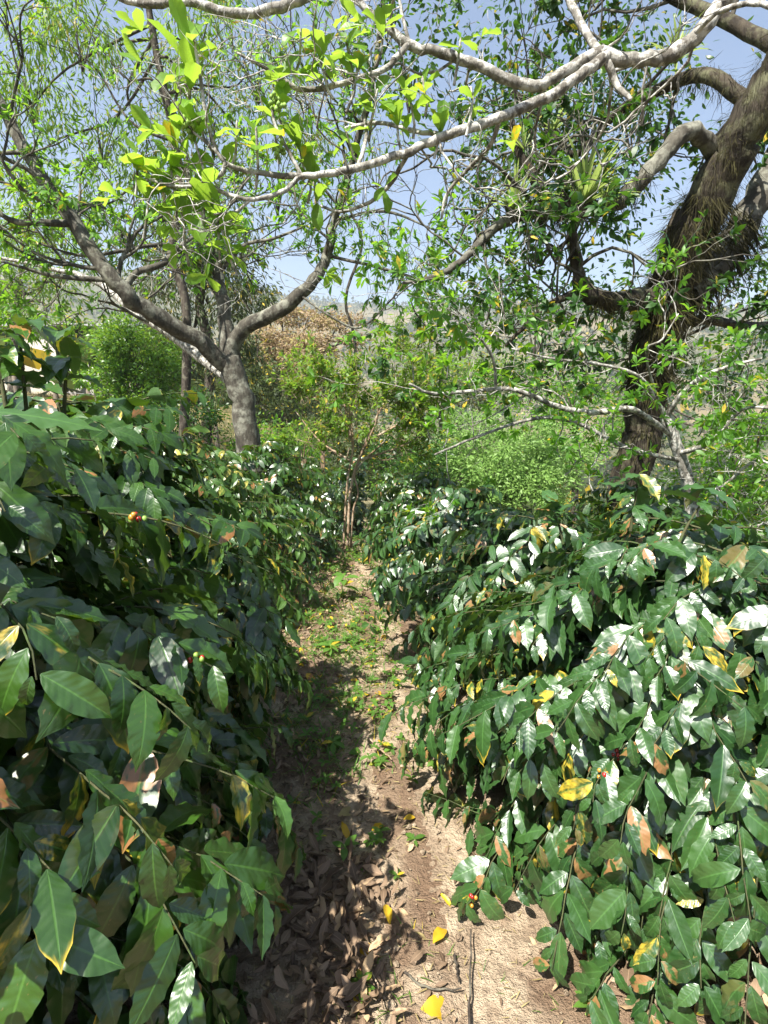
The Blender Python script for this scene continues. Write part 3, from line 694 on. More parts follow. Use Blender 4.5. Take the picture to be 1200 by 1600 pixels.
for x, y, n, L in [(292, 62, 8, .16), (300, 95, 6, .13), (305, 160, 6, .11), (265, 250, 8, .13), (235, 285, 8, .12), (300, 205, 7, .12), (320, 292, 8, .12), (340, 340, 8, .14), (345, 355, 6, .13), (285, 330, 5, .13), (425, 175, 8, .13), (440, 95, 8, .14), (465, 215, 7, .12), (500, 90, 8, .11), (540, 60, 8, .11), (560, 100, 8, .11), (590, 140, 8, .12), (470, 45, 6, .1), (490, 285, 6, .12), (480, 250, 6, .11), (540, 200, 6, .1), (640, 150, 8, .1), (690, 190, 7, .1), (660, 120, 7, .1), (600, 30, 6, .1), (740, 150, 6, .08), (270, 215, 7, .12), (370, 190, 6, .1), (250, 260, 7, .12), (620, 180, 6, .09), (720, 60, 6, .08), (215, 240, 6, .1), (400, 200, 6, .12)]:
    ros(T, x, y, 2.12 if x < 420 else 2.3, n, L * (1.08 if x < 420 else 1.), r=.5, ldrop=-.3, sp=(.2, 1.6))
finish(T, root, bp, M['frangi'], prof=prof_obov, ratio=.42, seg=6, cols=4, curl=(-.3, 1.3), fold=(.05, .6), wave=.1)
def buds(x, y, d, r):
    V, Fq, n = [], [], 0; c = px(x, y, d)
    for k in range(26):
        o = c + rv() * r * U(.3, 1); q = r * .22
        v = np.array([[0, 0, 1.3], [1, 0, 0], [0, 1, 0], [-1, 0, 0], [0, -1, 0], [0, 0, -1.2]]) * q + o
        V.append(v); Fq.append(np.array([[0, 1, 2], [0, 2, 3], [0, 3, 4], [0, 4, 1], [5, 2, 1], [5, 3, 2], [5, 4, 3], [5, 1, 4]]) + n); n += 6
    mesh_obj('flower_buds', np.concatenate(V), [np.concatenate(Fq)], M['bud'], root)
for q in [(295, 197, 2.1, .045), (430, 166, 2.2, .04), (435, 235, 2.2, .035), (330, 312, 2.1, .03), (375, 265, 2.15, .03)]: buds(*q)

# ------------------------------------------------------------------ crooked small tree on the valley side
D = 4.3
T = Tree(); b = ground_at(1085, 900, D, -.1)
root = thing('crooked_tree', b, 'straggly small tree with crooked pale twigs and bright leaf rosettes before the mossy trunk', 'tree')
PB = dict(max=2, kids=[3, 3], wig=.32, trop=.0, nl=8, ll=.075, rosette=True, ang=(.45, 1.1), leafy=.85, early=.05, n=5, rl=.03)
trunk_of(T, [W(b), (1080, 800, D), (1065, 720, D), (1040, 650, D)], [.06, .05, .045, .04], bp, k=10)
for q, r in [([(1050, 680, D), (990, 640, D - .3), (930, 645, D - .4), (870, 635, D - .5), (815, 612, D - .6), (775, 608, D - .6), (680, 615, D - .7), (640, 600, D - .8)], .034), ([(1065, 720, D), (980, 700, D - .2), (900, 660, D - .3), (830, 655, D - .4), (740, 685, D - .5), (680, 710, D - .6)], .026), ([(1040, 650, D), (1000, 590, D - .2), (940, 570, D - .3), (860, 560, D - .4), (800, 545, D - .5)], .022),
             ([(1040, 650, D), (1080, 600, D - .2), (1130, 575, D - .3), (1190, 560, D - .4)], .03), ([(1060, 710, D), (1110, 690, D - .3), (1160, 640, D - .4), (1220, 640, D - .6)], .028), ([(1075, 780, D), (1130, 760, D - .2), (1180, 720, D - .4), (1230, 740, D - .6)], .026), ([(1050, 690, D), (1010, 560, D - .4), (1035, 530, D - .5), (1060, 490, D - .5)], .014), ([(1080, 840, D), (1150, 830, D - .3), (1220, 810, D - .5)], .02),
             ([(775, 608, D - .6), (770, 560, D - .7), (740, 520, D - .8), (690, 520, D - .9)], .016)]:
    r *= .7; limb(T, q, [r, r * .7, r * .35], bp, kids=5, P=PB, kL=.45, k0=.2, k=8)
for x, y in [(645, 560), (640, 610), (665, 660), (700, 560), (730, 590), (870, 690), (900, 720), (880, 650), (920, 735), (960, 640), (940, 700), (1100, 655), (1090, 600), (1150, 690), (1170, 600), (1120, 700), (1010, 600), (835, 600), (700, 670), (1060, 545), (1180, 660), (905, 690)]:
    ros(T, x, y, D - .5, 10, .1)
finish(T, root, bp, M['small_bright'], prof=prof_obov, ratio=.36, seg=3, cols=2, fold=(0, .3))

# ------------------------------------------------------------------ slender shrub at the end of the path
D = 6.2
T = Tree(); b = ground_at(543, 862, D, -.05)
root = thing('slender_shrub', b, 'slender shrub with tan bundled stems standing at the end of the path', 'shrub')
PS = dict(max=2, kids=[5, 5], wig=.2, trop=.12, nl=9, ll=.075, ang=(.3, .8), leafy=.75, early=.1, n=4, ldrop=.1)
for q, r in [([W(b), (545, 800, D), (550, 750, D), (562, 715, D), (575, 680, D)], .018), ([W(b + A(-.05, .03, 0)), (540, 790, D), (545, 740, D), (552, 690, D), (545, 640, D)], .014), ([W(b + A(.03, .06, 0)), (552, 800, D), (560, 770, D), (556, 735, D), (600, 690, D)], .013)]:
    limb(T, q, [r, r * .85, r * .6], M['twig_tan'], name='stem', kids=0)
for q in [[(575, 680, D), (600, 630, D), (620, 600, D)], [(552, 700, D), (540, 640, D + .1), (530, 600, D + .2)], [(552, 690, D), (510, 640, D), (490, 620, D)], [(560, 720, D), (590, 650, D - .2), (580, 600, D - .3)], [(575, 690, D), (640, 650, D), (670, 600, D)], [(560, 720, D), (620, 700, D), (660, 680, D)], [(548, 720, D), (500, 690, D), (460, 640, D)]]:
    limb(T, q, [.016, .010, .005], M['twig_tan'], kids=7, P=PS, kL=.38, k0=.1, k=6)
finish(T, root, M['twig_tan'], M['feather'], prof=prof_lance, ratio=.34, seg=2, cols=1)

# ------------------------------------------------------------------ background trees and shrubs
def bg(name, label, cat, d, tpix, tr, ells, n, per, ll, mat, bark='bark_dark', prof=prof_ell, ratio=.42, group=None, **kw):
    T = Tree(); x, y = tpix[0]; b = ground_at(x, y, d, -.15)
    root = thing(name, b, label, cat, group)
    lim = [W(b)] + [(q[0], q[1], d) for q in tpix[1:]]
    s = trunk_of(T, lim, list(np.linspace(tr, tr * .55, len(lim))), M[bark], k=10)
    for e in ells[:14]:
        c = px(e[0], e[1], e[2]); k = int(U(.5, 1) * (len(s) - 1)); p0 = s[k]
        limb(T, [W(p0), W(p0 * .7 + c * .3 + rv() * .3), W(p0 * .35 + c * .65 + rv() * .3), W(c)], [tr * .32, tr * .2, tr * .08], M[bark], k=7, kids=0)
    blobs(T, ells, n, per, ll, **kw)
    finish(T, root, M[bark], M[mat], prof=prof, ratio=ratio, seg=2, cols=1)
    return root
G = 'tall feathery trees on the slope behind'
bg('feathery_tree', 'tall airy tree with drooping feathery leaves whose dark crooked stem rises in the upper left', 'tree', 11, [(270, 620), (292, 500), (268, 400), (283, 300), (268, 200), (240, 60), (225, -40)], .09,
   [(40, 60, 11, 90, 110), (150, 150, 11.5, 110, 90), (250, 260, 12, 110, 80), (120, 20, 10.5, 90, 70), (30, 200, 11, 80, 90), (330, 150, 12, 80, 80), (200, 330, 12, 100, 60), (90, 330, 12, 90, 50), (400, 60, 12, 90, 80), (300, 30, 11, 80, 70), (430, 230, 12.5, 80, 90), (30, 330, 11, 90, 60)], 24, 60, .17, 'feather', prof=prof_lance, ratio=.2, hang=.9, csize=.2, group=G)
bg('feathery_tree', 'dense dark tree with rust-tinged hanging foliage, straight trunk behind the fork', 'tree', 17, [(318, 640), (328, 560), (312, 480), (318, 420), (300, 300)], .17,
   [(290, 470, 17, 90, 60), (370, 450, 17, 60, 70), (250, 400, 17, 90, 60), (340, 370, 17, 80, 70), (400, 500, 16.5, 40, 50), (300, 540, 17, 50, 40), (270, 600, 17, 60, 40), (340, 600, 16.5, 50, 40), (380, 560, 17, 34, 50)], 15, 95, .2, 'olive', prof=prof_lance, ratio=.24, hang=.9, csize=.2, group=G)
bg('feathery_tree', 'olive bushy tree at the very edge, above the shoot tips and the house', 'tree', 19, [(20, 640), (25, 520), (30, 440)], .2,
   [(20, 440, 19, 90, 50), (-40, 400, 19, 80, 70), (100, 425, 20, 80, 36), (60, 380, 19, 90, 40), (10, 480, 18, 60, 34), (60, 500, 18, 70, 20), (125, 508, 18, 40, 18)], 11, 70, .22, 'feather', prof=prof_lance, ratio=.26, hang=.5, csize=.2, group=G)
bg('feathery_tree', 'thin tree with sparse yellowish hanging leaves in the gap above the ridge', 'tree', 15, [(530, 660), (556, 560), (540, 470), (566, 380), (545, 320), (550, 250)], .045,
   [(520, 300, 15, 70, 80), (480, 180, 15, 80, 80), (590, 230, 15, 60, 70), (560, 130, 15, 90, 60)], 7, 38, .15, 'feather', prof=prof_lance, ratio=.22, hang=.7, csize=.22, group=G)
bg('rust_tree', 'spreading tree with layered crown of rusty orange young leaves', 'tree', 24, [(448, 665), (447, 610), (445, 575)], .28,
   [(445, 555, 24, 75, 20), (480, 570, 23.5, 50, 16), (410, 560, 24, 40, 18), (480, 500, 25, 60, 18), (530, 505, 25.5, 36, 14), (440, 490, 25, 30, 16), (420, 530, 24, 40, 18), (555, 530, 25, 26, 16), (460, 535, 24.5, 70, 18), (500, 545, 24, 50, 16)], 34, 80, .17, 'rust', csize=.17, flat=.4)
bg('dark_shrub_tree', 'dark green rounded tree under the rusty crown', 'tree', 22, [(400, 660), (402, 620)], .15, [(410, 600, 22, 60, 34), (500, 600, 23, 60, 36), (470, 640, 21, 50, 24), (385, 570, 22, 34, 34), (440, 650, 20, 50, 24), (540, 640, 20, 40, 30)], 20, 90, .2, 'olive', csize=.22)
bg('citrus_bush', 'dense round bright green bush beside the house', 'bush', 14, [(215, 625), (214, 600)], .08, [(212, 545, 14, 58, 48), (180, 560, 14, 38, 40), (250, 570, 14, 32, 36), (215, 590, 13.8, 60, 24), (200, 520, 14, 36, 24), (160, 605, 13.7, 40, 30), (262, 605, 13.8, 36, 34), (215, 640, 13.6, 60, 30), (165, 640, 13.6, 34, 24), (270, 645, 13.6, 30, 24)], 70, 90, .115, 'citrus', csize=.2)
bg('valley_tree', 'pale green feathery tree whose rounded crown rises from the valley', 'tree', 13, [(790, 900), (790, 800), (785, 740)], .14, [(770, 720, 13, 100, 60), (850, 710, 13.5, 70, 60), (690, 740, 13, 55, 45), (800, 760, 12.5, 90, 40), (740, 680, 14, 60, 34), (860, 760, 12.5, 60, 40), (720, 780, 12, 60, 30)], 60, 110, .12, 'pale_feather', csize=.16, flat=.5, ratio=.36)
bg('valley_tree', 'smaller dull green tree with its top showing between the slender shrub and the ridge', 'tree', 20, [(690, 760), (690, 690), (688, 640)], .15, [(690, 620, 20, 60, 36), (640, 640, 20, 50, 32), (740, 620, 21, 56, 30), (790, 600, 22, 56, 34)], 14, 80, .19, 'olive', csize=.2)
bg('valley_tree', 'sunlit leafy tree on the valley side just beyond the crooked pale limbs', 'tree', 17, [(900, 800), (900, 700), (895, 640)], .12, [(880, 610, 17, 70, 40), (950, 650, 16.5, 60, 40), (830, 640, 17, 50, 34), (900, 680, 16, 80, 40)], 24, 80, .15, 'small_bright', csize=.2)
bg('valley_tree', 'hazy green tree farther down the valley, under the ridge line', 'tree', 30, [(720, 700), (720, 640)], .2, [(700, 590, 30, 60, 26), (760, 575, 31, 50, 26), (640, 600, 29, 50, 24)], 12, 90, .26, 'feather', csize=.2)
bg('round_shrub', 'small dark rounded shrub with yellowing leaves behind the end of the path', 'shrub', 9.5, [(622, 800), (622, 770)], .05, [(622, 745, 9.5, 34, 40), (605, 760, 9.5, 24, 30), (645, 735, 9.6, 22, 36)], 120, 50, .07, 'citrus', csize=.22)
bg('grey_shrub', 'twiggy grey-green shrub left of the slender stems', 'shrub', 8.5, [(505, 800), (505, 720), (500, 660)], .05, [(505, 650, 8.5, 50, 60), (470, 690, 8.5, 40, 50), (540, 690, 8.6, 40, 50)], 46, 40, .07, 'olive', csize=.2, ratio=.34, bark='twig_tan')
bg('valley_shrub', 'bushy dark shrub on the valley edge behind the crooked tree', 'shrub', 7.5, [(1130, 880), (1130, 800)], .06, [(1130, 800, 7.5, 80, 70), (1190, 740, 7.5, 60, 80), (1090, 860, 7, 60, 40), (1180, 860, 7, 60, 50), (1060, 790, 7.5, 40, 50), (1150, 700, 8, 60, 50), (1190, 640, 7.5, 40, 60), (1100, 740, 6.8, 50, 40), (1190, 800, 6.5, 40, 60)], 60, 70, .085, 'small_bright', csize=.22)
bg('valley_shrub', 'open leafy shrub beyond the mossy trunk, on the downhill edge', 'shrub', 10, [(1150, 800), (1150, 700), (1150, 640)], .07, [(1170, 560, 10, 60, 60), (1150, 640, 10, 70, 50), (1090, 600, 10.5, 40, 40), (1100, 690, 9.5, 60, 40), (1190, 480, 10, 50, 60), (900, 600, 11, 50, 50), (840, 560, 11.5, 60, 50)], 26, 60, .11, 'dark_tree', csize=.24)

for (x, y, d, rx, ry, mt, lab) in [(455, 700, 11, 50, 44, 'small_bright', 'leafy green shrub on the slope between the forked tree and the slender shrub'), (560, 680, 13, 60, 50, 'olive', 'dull green shrub directly behind the slender shrub crown'),
        (640, 690, 12, 50, 50, 'dark_tree', 'dark green shrub where the path drops into the valley'), (400, 690, 12.5, 44, 36, 'citrus', 'bright green shrub peeping out behind the forked trunk'), (300, 640, 12, 46, 40, 'dark_tree', 'dark shrub under the forked limb near the fence')]:
    bg('wild_shrub', lab, 'shrub', d, [(x, y + 70), (x, y + 10)], .05, [(x, y, d, rx, ry), (x - rx * .6, y + ry * .5, d, rx * .6, ry * .7), (x + rx * .6, y + ry * .4, d, rx * .6, ry * .7), (x, y + ry, d - .3, rx, ry * .6)], 70, 60, .1, mt, csize=.26, group='wild shrubs beyond the coffee')
# ------------------------------------------------------------------ house and fence
h = A(*px(108, 602, 27)); h[2] = float(gz(h[0], h[1])) 
base = px(108, 606, 27)[2]
root = thing('house', (h[0], h[1], base), 'small pale house with a low grey roof and white barred porch', 'house')
def box(V, Fq, x0, x1, y0, y1, z0, z1):
    n = sum(len(v) for v in V)
    V.append(np.array([[x0, y0, z0], [x1, y0, z0], [x1, y1, z0], [x0, y1, z0], [x0, y0, z1], [x1, y0, z1], [x1, y1, z1], [x0, y1, z1]], float))
    Fq.append(np.array([[0, 3, 2, 1], [4, 5, 6, 7], [0, 1, 5, 4], [1, 2, 6, 5], [2, 3, 7, 6], [3, 0, 4, 7]]) + n)
def boxes(name, mat, parent, bs, off):
    V, Fq = [], []
    for q in bs: box(V, Fq, *q)
    return mesh_obj(name, np.concatenate(V) + off, [np.concatenate(Fq)], M[mat], parent, smooth=False)
O = A(h[0], h[1], base); zb = -1.6
boxes('wall', 'wall', root, [(-4.5, -.35, 0, .25, zb, 2.75), (-4.5, -4.25, .25, 5, zb, 2.75), (2.9, 3.15, 0, 5, zb, 2.75), (-4.25, 2.9, 4.75, 5, zb, 2.75), (1.4, 2.9, 0, .25, zb, 2.75)], O)
boxes('porch_floor', 'inside', root, [(-.35, 1.4, 0, 4.75, zb, -.02)], O)
boxes('back_wall', 'inside', root, [(-.35, 1.4, 2.2, 2.4, 0, 2.7)], O)
boxes('roof', 'roofm', root, [(-4.9, 3.5, -.3, 5.4, 2.76, 2.88)], O)
g = boxes('gate', 'metal', root, [(-.33 + k * .43, -.29 + k * .43, .02, .06, 0, 1.7) for k in range(5)] + [(-.34, 1.39, .062, .09, z_, z_ + .05) for z_ in (.3, .9, 1.5)], O)
w_ = boxes('window', 'metal', root, [(-3.2, -3.12, -.04, -.002, .9, 2.0), (-2.08, -2.0, -.04, -.002, .9, 2.0), (-3.12, -2.08, -.04, -.002, .9, .98), (-3.12, -2.08, -.04, -.002, 1.92, 2.0)], O)
boxes('pane', 'inside', w_, [(-3.12, -2.08, -.02, -.003, .98, 1.92)], O + O - O)
ps = [(28, 618, 15), (88, 612, 15), (139, 600, 15), (175, 598, 15), (290, 600, 15.5), (336, 612, 16)]
pb = [ground_at(x, y, d, -.2) for x, y, d in ps]
root = thing('fence', pb[2], 'rough fence of weathered wooden posts and wire before the house', 'fence')
tops = []
for p in pb:
    tb = Tubes(); t1 = p + A(U(-.06, .06), 0, 1.45 + U(-.1, .15)); tops.append((p, t1))
    tb.add(smooth_line([p, p * .5 + t1 * .5 + rv() * .02, t1], 4), [.065] * 8 + [.05], 8, .25); tb.obj('post', M['post'], root)
for f in (.45, .7, .92):
    tb = Tubes(); tb.add(np.array([q[0] * (1 - f) + q[1] * f + A(0, -.06, 0) for q in tops]), .006, 4); tb.obj('wire', M['wire'], root)

# ------------------------------------------------------------------ on the ground
lv = Leaves()          # brown dead leaves, thick under the shaded bushes
def scatter(n, fx, fy0, fy1, keep=None):
    y = U(fy0, fy1, n); x = fx(y, n)
    if keep is not None:
        m = U(0, 1, n) < keep(x, y); x, y = x[m], y[m]
    return x, y
def lay(L, x, y, ll, lift=.012, tilt=.35, r=None):
    n = len(x); a = U(0, 6.28, n)
    z = gz(x, y) + lift
    L.add(np.stack([x, y, z], -1), np.stack([np.cos(a), np.sin(a), U(-.1, tilt, n)], -1), norm(A(0, 0, 1) * np.where(U(0, 1, n) < .8, 1, -1)[:, None] + rv(n) * .45), ll * U(.5, 1.15, n), r)
x, y = scatter(4200, lambda y, n: path_x(y) + RNG.normal(size=n) * .26 - .52, .5, 7.5, None); lay(lv, x, y, .048, .012)
x, y = scatter(900, lambda y, n: path_x(y) + U(-.45, .8, n), .7, 7.5, lambda x, y: .25 + .75 * (fbm(x * 3, y * 3, 44) > .03)); lay(lv, x, y, .04, .012)
x, y = scatter(1500, lambda y, n: path_x(y) + .5 + np.abs(RNG.normal(size=n)) * .5, .8, 7.5, None); lay(lv, x, y, .085, .018)
x, y = scatter(220, lambda y, n: -.2 + RNG.normal(size=n) * .1, 1.05, 1.75, None); lay(lv, x, y, .075, .02)
x, y = scatter(130, lambda y, n: -.1 - .1 * (y - 1.2) + RNG.normal(size=n) * .07, 1.12, 1.7, None); lay(lv, x, y, .08, .03, .6)
tag(lv.obj('leaf_litter', M['litter'], None, prof_ell, .34, 5, 2, (-1.4, 2.2), (-.4, .9), .16), kind='stuff')
ch = Leaves()          # straw bits and chips on bare soil
x, y = scatter(2400, lambda y, n: path_x(y) + U(-.5, .75, n), .6, 5, None); lay(ch, x, y, .035, .013, .15)
tag(ch.obj('straw_chips', M['straw'], None, prof_blade, .1, 2, 1, (-.5, .5), (-.2, .2)), kind='stuff')
# soil crumbs and little stones
x, y = scatter(1500, lambda y, n: path_x(y) + U(-.6, .75, n), .7, 5.5, None); n = len(x)
ico = norm(np.array([[0, 1, 1.618], [0, -1, 1.618], [0, 1, -1.618], [0, -1, -1.618], [1, 1.618, 0], [-1, 1.618, 0], [1, -1.618, 0], [-1, -1.618, 0], [1.618, 0, 1], [-1.618, 0, 1], [1.618, 0, -1], [-1.618, 0, -1]]))
fi = np.array([(i, j, k) for i in range(12) for j in range(i + 1, 12) for k in range(j + 1, 12) if max(np.linalg.norm(ico[i] - ico[j]), np.linalg.norm(ico[i] - ico[k]), np.linalg.norm(ico[j] - ico[k])) < 1.2])
nr = np.cross(ico[fi[:, 1]] - ico[fi[:, 0]], ico[fi[:, 2]] - ico[fi[:, 0]]); fl = np.sum(nr * ico[fi[:, 0]], 1) < 0; fi[fl] = fi[fl][:, ::-1]
r = .003 + .011 * U(0, 1, n) ** 3
cv = np.stack([x, y, gz(x, y) + r * .4 + .006], -1)[:, None, :] + ico[None] * (r[:, None, None] * U(.6, 1.3, (n, 12, 1))) * A(1, 1, .7)
tag(mesh_obj('soil_crumbs', cv.reshape(-1, 3), [(fi[None] + (np.arange(n) * 12)[:, None, None]).reshape(-1, 3)], M['pathm'], smooth=False), kind='stuff')
# grass and weeds
gr = Leaves()
def tuft(x, y, n, L, spread=.05, lean=.8):
    a = U(0, 6.28, n); px_ = x + RNG.normal(size=n) * spread; py2 = y + RNG.normal(size=n) * spread
    gr.add(np.stack([px_, py2, gz(px_, py2)], -1), norm(np.stack([np.cos(a) * lean, np.sin(a) * lean, U(.4, 1.2, n)], -1)), norm(np.stack([-np.cos(a), -np.sin(a), U(.3, 1, n)], -1)), L * U(.4, 1.1, n))
for x0, y0, n, L in [(545, 960, 26, .1), (530, 990, 40, .09), (560, 1000, 30, .08), (500, 1010, 40, .09), (470, 1030, 40, .09), (520, 1040, 50, .08), (560, 1045, 40, .08), (450, 1000, 40, .1), (490, 950, 40, .12), (470, 970, 40, .12), (440, 1050, 40, .08), (500, 1075, 50, .08), (540, 1075, 40, .07), (480, 1110, 30, .08), (500, 1165, 50, .09), (545, 1210, 50, .09), (470, 1180, 30, .08), (520, 1230, 30, .08), (490, 1250, 20, .08), (575, 1060, 30, .06), (610, 1070, 20, .05), (600, 1580, 20, .06), (545, 1560, 20, .05), (640, 1460, 10, .04), (700, 1490, 10, .04), (590, 1510, 14, .05), (460, 930, 40, .13), (510, 930, 30, .1), (530, 905, 20, .1), (500, 890, 30, .1), (820, 1560, 12, .04), (590, 1030, 20, .05)]:
    p = gp(x0, y0); tuft(p[0], p[1], n, L)
x, y = scatter(420, lambda y, n: path_x(y) - .25 + RNG.normal(size=n) * .25, 2.2, 7.5, None)
for a, c in zip(x, y): tuft(a, c, 9, .085, .03)
x, y = scatter(1000, lambda y, n: path_x(y) - .2 + RNG.normal(size=n) * .22, 1.6, 7.2, lambda x, y: .12 + .88 * (fbm(x * 3.3, y * 3.3, 71) > .02) * sst(1.8, 3.0, y))
wd = Leaves()
for a, c in zip(x, y):
    k = 5; q = U(0, 6.28) + np.arange(k) * 1.4; z = float(gz(a, c)) + U(.01, .05)
    wd.add(np.repeat([A(a, c, z)], k, 0), np.stack([np.cos(q), np.sin(q), U(0, .7, k)], -1), A(0, 0, 1) + rv(k) * .3, U(.02, .05, k))
tag(wd.obj('weeds', M['weed'], None, prof_ell, .45, 3, 2, (.2, .9), (.1, .4)), kind='stuff')
tag(gr.obj('grass', M['weed'], None, prof_blade, .07, 4, 1, (.2, 1.3), (.1, .4), taper0=1.), kind='stuff')
dg = Leaves(); sv = gr; gr = dg
x, y = scatter(2600, lambda y, n: -U(2.2, 16, n), 7, 30, None)
for a, c in zip(x, y): tuft(a, c, 14, .38, .16, .6)
tag(dg.obj('dry_grass', M['straw'], None, prof_blade, .035, 2, 1, (.2, 1.0), (0, .3), taper0=1.), kind='stuff')
gr = sv
# broad-leaved seedlings
def seedling(x0, y0, L, n, label, h=.1, mat='weed'):
    p = gp(x0, y0); root = thing('seedling', p, label, 'seedling', 'seedlings sprouting on the path')
    tb = Tubes(); top = p + A(U(-.02, .02), U(-.02, .02), h); tb.add(np.array([p, p * .5 + top * .5 + rv() * .004, top]), [.003, .0025, .002], 5); tb.obj('stem', M['bud'], root)
    lv = Leaves(); a = np.arange(n) * 2.4
    lv.add(np.repeat([top], n, 0) - A(0, 0, 1) * U(0, h * .5, n)[:, None], np.stack([np.cos(a), np.sin(a), U(-.1, .5, n)], -1), A(0, 0, 1) + rv(n) * .2, L * U(.7, 1.1, n), .8); lv.obj('leaves', M[mat], root, prof_ell, .4, 5, 2, (.3, .9), (.1, .3))
seedling(535, 938, .16, 8, 'bright star-shaped seedling standing alone where the path narrows', .22)
seedling(490, 955, .1, 7, 'dark-leaved seedling in the shade under the yellowish coffee bush', .16)
seedling(455, 1035, .1, 7, 'pale leafy seedling at the sunny edge among yellow leaves', .1)
seedling(520, 1025, .09, 9, 'light green spreading weed in the middle of the sunlit grass', .08)
seedling(430, 1040, .09, 7, 'small light green seedling closest to the shaded bush', .09)
seedling(515, 1170, .07, 6, 'dark green seedling in the shadow on bare soil', .05)
seedling(545, 1340, .07, 4, 'round-leaved seedling beside brown leaves in the shade', .05)
seedling(560, 1560, .05, 8, 'tiny ferny seedling beside a pair of curled yellow leaves', .04)
seedling(915, 1588, .06, 6, 'low leafy sprout at the foot of the broad scorched bush', .05)

YG = 'yellow leaves fallen on the path'
def fallen(x0, y0, L, label, ang=None, mat='yellow', lift=.02, group=YG, ratio=.42, curl=(.4, 1.7), prof=prof_ell):
    p = gp(x0, y0); a = U(0, 6.28) if ang is None else ang
    l = Leaves(); d = A(math.cos(a), math.sin(a), .12)
    l.add(p + A(0, 0, lift) - d * L * .5, d, norm(A(0, -.25, 1) + rv() * .12), L)
    ob = l.obj('fallen_leaf', M[mat], None, prof, ratio, 8, 4, curl, (.1, .6), .09)
    return tag(ob, label, 'leaf', group)
small = 'small yellow fallen leaf among the grass where the path is sunlit'
fallen(697, 1413, .062, 'narrow bright yellow leaf lying alone on bare sunlit soil', -.9, ratio=.3)
fallen(687, 1472, .075, 'broad folded yellow leaf beside a small green sprig on bare soil', .9, ratio=.55)
fallen(686, 1583, .10, 'torn bright yellow leaf beside the lower end of the black stick', .1, ratio=.5)
fallen(560, 1530, .11, 'long curled yellow leaf with its tip towards the camera', -1.5, ratio=.34)
fallen(568, 1490, .10, 'yellow leaf with a grey shadowed half above the long curled one', 2.3, ratio=.4)
fallen(606, 1442, .09, 'twisted yellow leaf standing on edge by brown curled leaves', 1.7, ratio=.3, lift=.035)
fallen(612, 1112, .09, 'thin yellow leaf at the foot of the sunlit bush, on pale soil', 1.4, ratio=.28)
fallen(485, 1064, .11, 'big yellow leaf catching sun at the shadow edge', -1.0)
fallen(640, 1285, .05, 'small yellow leaf under the lowest scorched leaves', .3)
fallen(540, 1303, .1, 'yellow leaf half under a brown one in the shade', -1.2, ratio=.3)
fallen(592, 1300, .07, 'dull yellow curled leaf in the shade near the soil edge', .7)
fallen(600, 1172, .045, 'tiny yellow leaf beside a pale dry twig in the shade', 0)
fallen(608, 1187, .05, 'second tiny yellow leaf just below the one beside the pale dry twig', .6)
fallen(550, 1272, .13, 'large pale tan leaf lying in the shade', .6, 'straw', ratio=.38, group='large pale leaves fallen on the path')
fallen(465, 1160, .1, 'grey-white upturned leaf in the shade under the bush', .1, 'straw', ratio=.3, group='large pale leaves fallen on the path')
fallen(558, 1182, .08, 'fresh green leaf fallen on dark soil', .2, 'weed', ratio=.6, group='fresh leaves fallen on the path')
fallen(860, 1530, .08, 'dark brown leaf on bare soil beside the low hanging branches', -.9, 'litter', group='brown leaves fallen on the path')
fallen(660, 1475, .05, 'pale splinter-like dry leaf on bare soil', -.4, 'straw', ratio=.2, group='large pale leaves fallen on the path')
for x0, y0 in [(470, 1045), (500, 1060), (540, 985), (575, 1088), (580, 1037), (470, 1020), (425, 1020), (530, 1062), (445, 1070), (555, 1070), (600, 1000), (515, 1090), (550, 1015), (430, 1065), (560, 930), (590, 1085)]:
    fallen(x0, y0, U(.05, .085), small)
def stick(pix, r, label, mat='bark_dark', lift=.012):
    p = np.array([gp(*q) + A(0, 0, lift + .008 * k) for k, q in enumerate(pix)])
    tb = Tubes(); l = smooth_line(p, 5); l = l + RNG.normal(size=l.shape) * r * .4; tb.add(l, np.linspace(r, r * .55, len(l)), 6, .3)
    return tag(tb.obj('stick', M[mat], None), label, 'stick', 'sticks fallen on the path')
stick([(733, 1620), (734, 1540), (736, 1472)], .0038, 'straight black stick pointing up the path', lift=.02)
stick([(575, 1160), (592, 1178), (611, 1198)], .005, 'pale dry twig lying in the shadow', 'twig_tan')
stick([(560, 1470), (590, 1550), (600, 1595)], .003, 'thin tan twig crossing the yellow leaves', 'twig_tan')
stick([(632, 1530), (665, 1555), (720, 1560)], .004, 'bent thin twig near the black stick', 'bark_dark')
stick([(500, 1400), (530, 1385), (545, 1372)], .004, 'short brown twig among brown leaves', 'bark_dark')
stick([(710, 1500), (716, 1545)], .005, 'short stub beside the black stick', 'bark_dark')

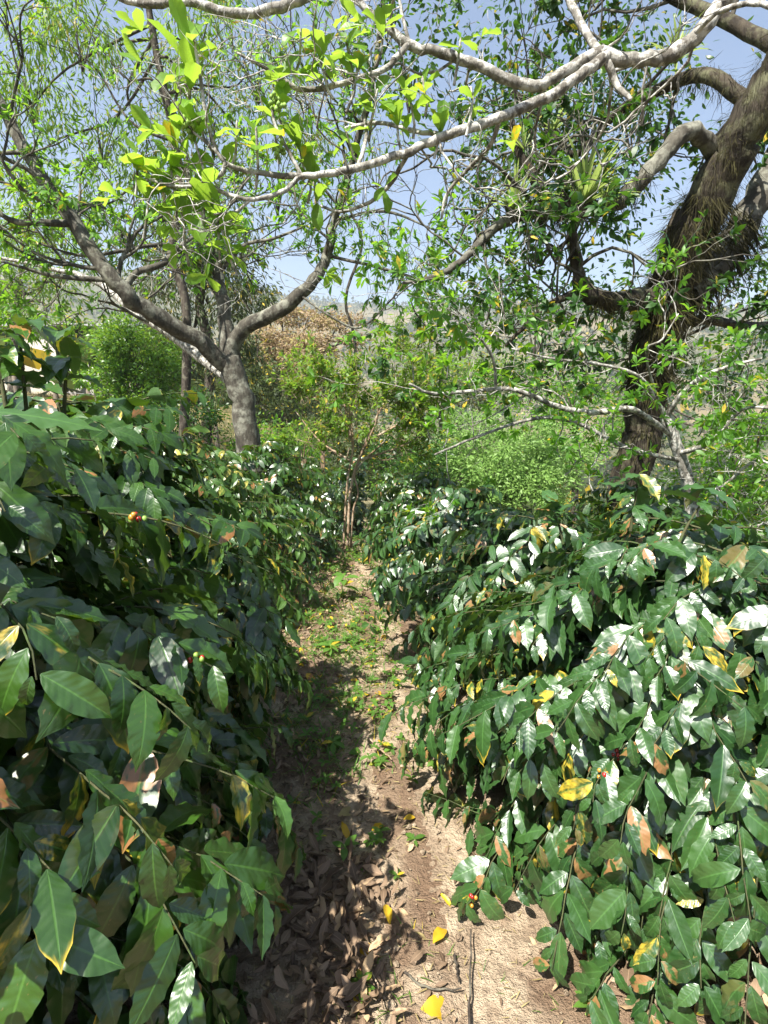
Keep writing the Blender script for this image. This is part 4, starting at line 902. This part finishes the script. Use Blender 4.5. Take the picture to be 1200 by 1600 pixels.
# ------------------------------------------------------------------ air, light, camera
def haze():
    V, Fq = [], []; box(V, Fq, -1250, 1250, -60, 1250, -75, 185)
    t = NT('haze_air'); v = t.n('VolumePrincipled'); v.inputs['Color'].default_value = (.86, .92, 1, 1); v.inputs['Density'].default_value = .00065; v.inputs['Anisotropy'].default_value = .2
    t.t.links.new(v.outputs[0], t.out.inputs['Volume'])
    tag(mesh_obj('haze', V[0], Fq, t.m, smooth=False), kind='stuff')
haze()
w = bpy.data.worlds.new('World'); S.world = w; w.use_nodes = True
sk = w.node_tree.nodes.new('ShaderNodeTexSky'); sk.sky_type = 'NISHITA'; sk.sun_disc = False; sk.sun_elevation = SUN_EL; sk.sun_rotation = SUN_AZ
sk.dust_density = 1.3; sk.air_density = 1.0; sk.ozone_density = 1.5
w.node_tree.links.new(sk.outputs[0], w.node_tree.nodes['Background'].inputs[0]); w.node_tree.nodes['Background'].inputs[1].default_value = .068
sl = bpy.data.lights.new('sun', 'SUN'); sl.energy = 5.0; sl.angle = math.radians(.53); sl.color = (1, .95, .87)
so = bpy.data.objects.new('sun', sl); COL.objects.link(so); so.location = (-5, -3, 12)
from mathutils import Vector
sdir = Vector((math.sin(SUN_AZ) * math.cos(SUN_EL), math.cos(SUN_AZ) * math.cos(SUN_EL), math.sin(SUN_EL)))
so.rotation_euler = sdir.to_track_quat('Z', 'Y').to_euler()
cd = bpy.data.cameras.new('camera'); cd.sensor_fit = 'VERTICAL'; cd.angle = 2 * math.atan(800 / FPX); cd.clip_start = .05; cd.clip_end = 5000
cd.sensor_height = 24; cd.lens = 12 * FPX / 800
co = bpy.data.objects.new('camera', cd); COL.objects.link(co); co.location = CAM; co.rotation_euler = (math.pi / 2 - PITCH, 0, 0); S.camera = co
S.view_settings.view_transform = 'Standard'; S.view_settings.look = 'None'; S.view_settings.gamma = 1; S.view_settings.exposure = 1.6
c = S.cycles if hasattr(S, 'cycles') else None
S.render.engine = 'CYCLES'; c = S.cycles
c.max_bounces = 6; c.diffuse_bounces = 3; c.glossy_bounces = 2; c.transmission_bounces = 3; c.volume_bounces = 0; c.transparent_max_bounces = 4
c.use_denoising = True; c.caustics_reflective = False; c.caustics_refractive = False; c.sample_clamp_indirect = 6
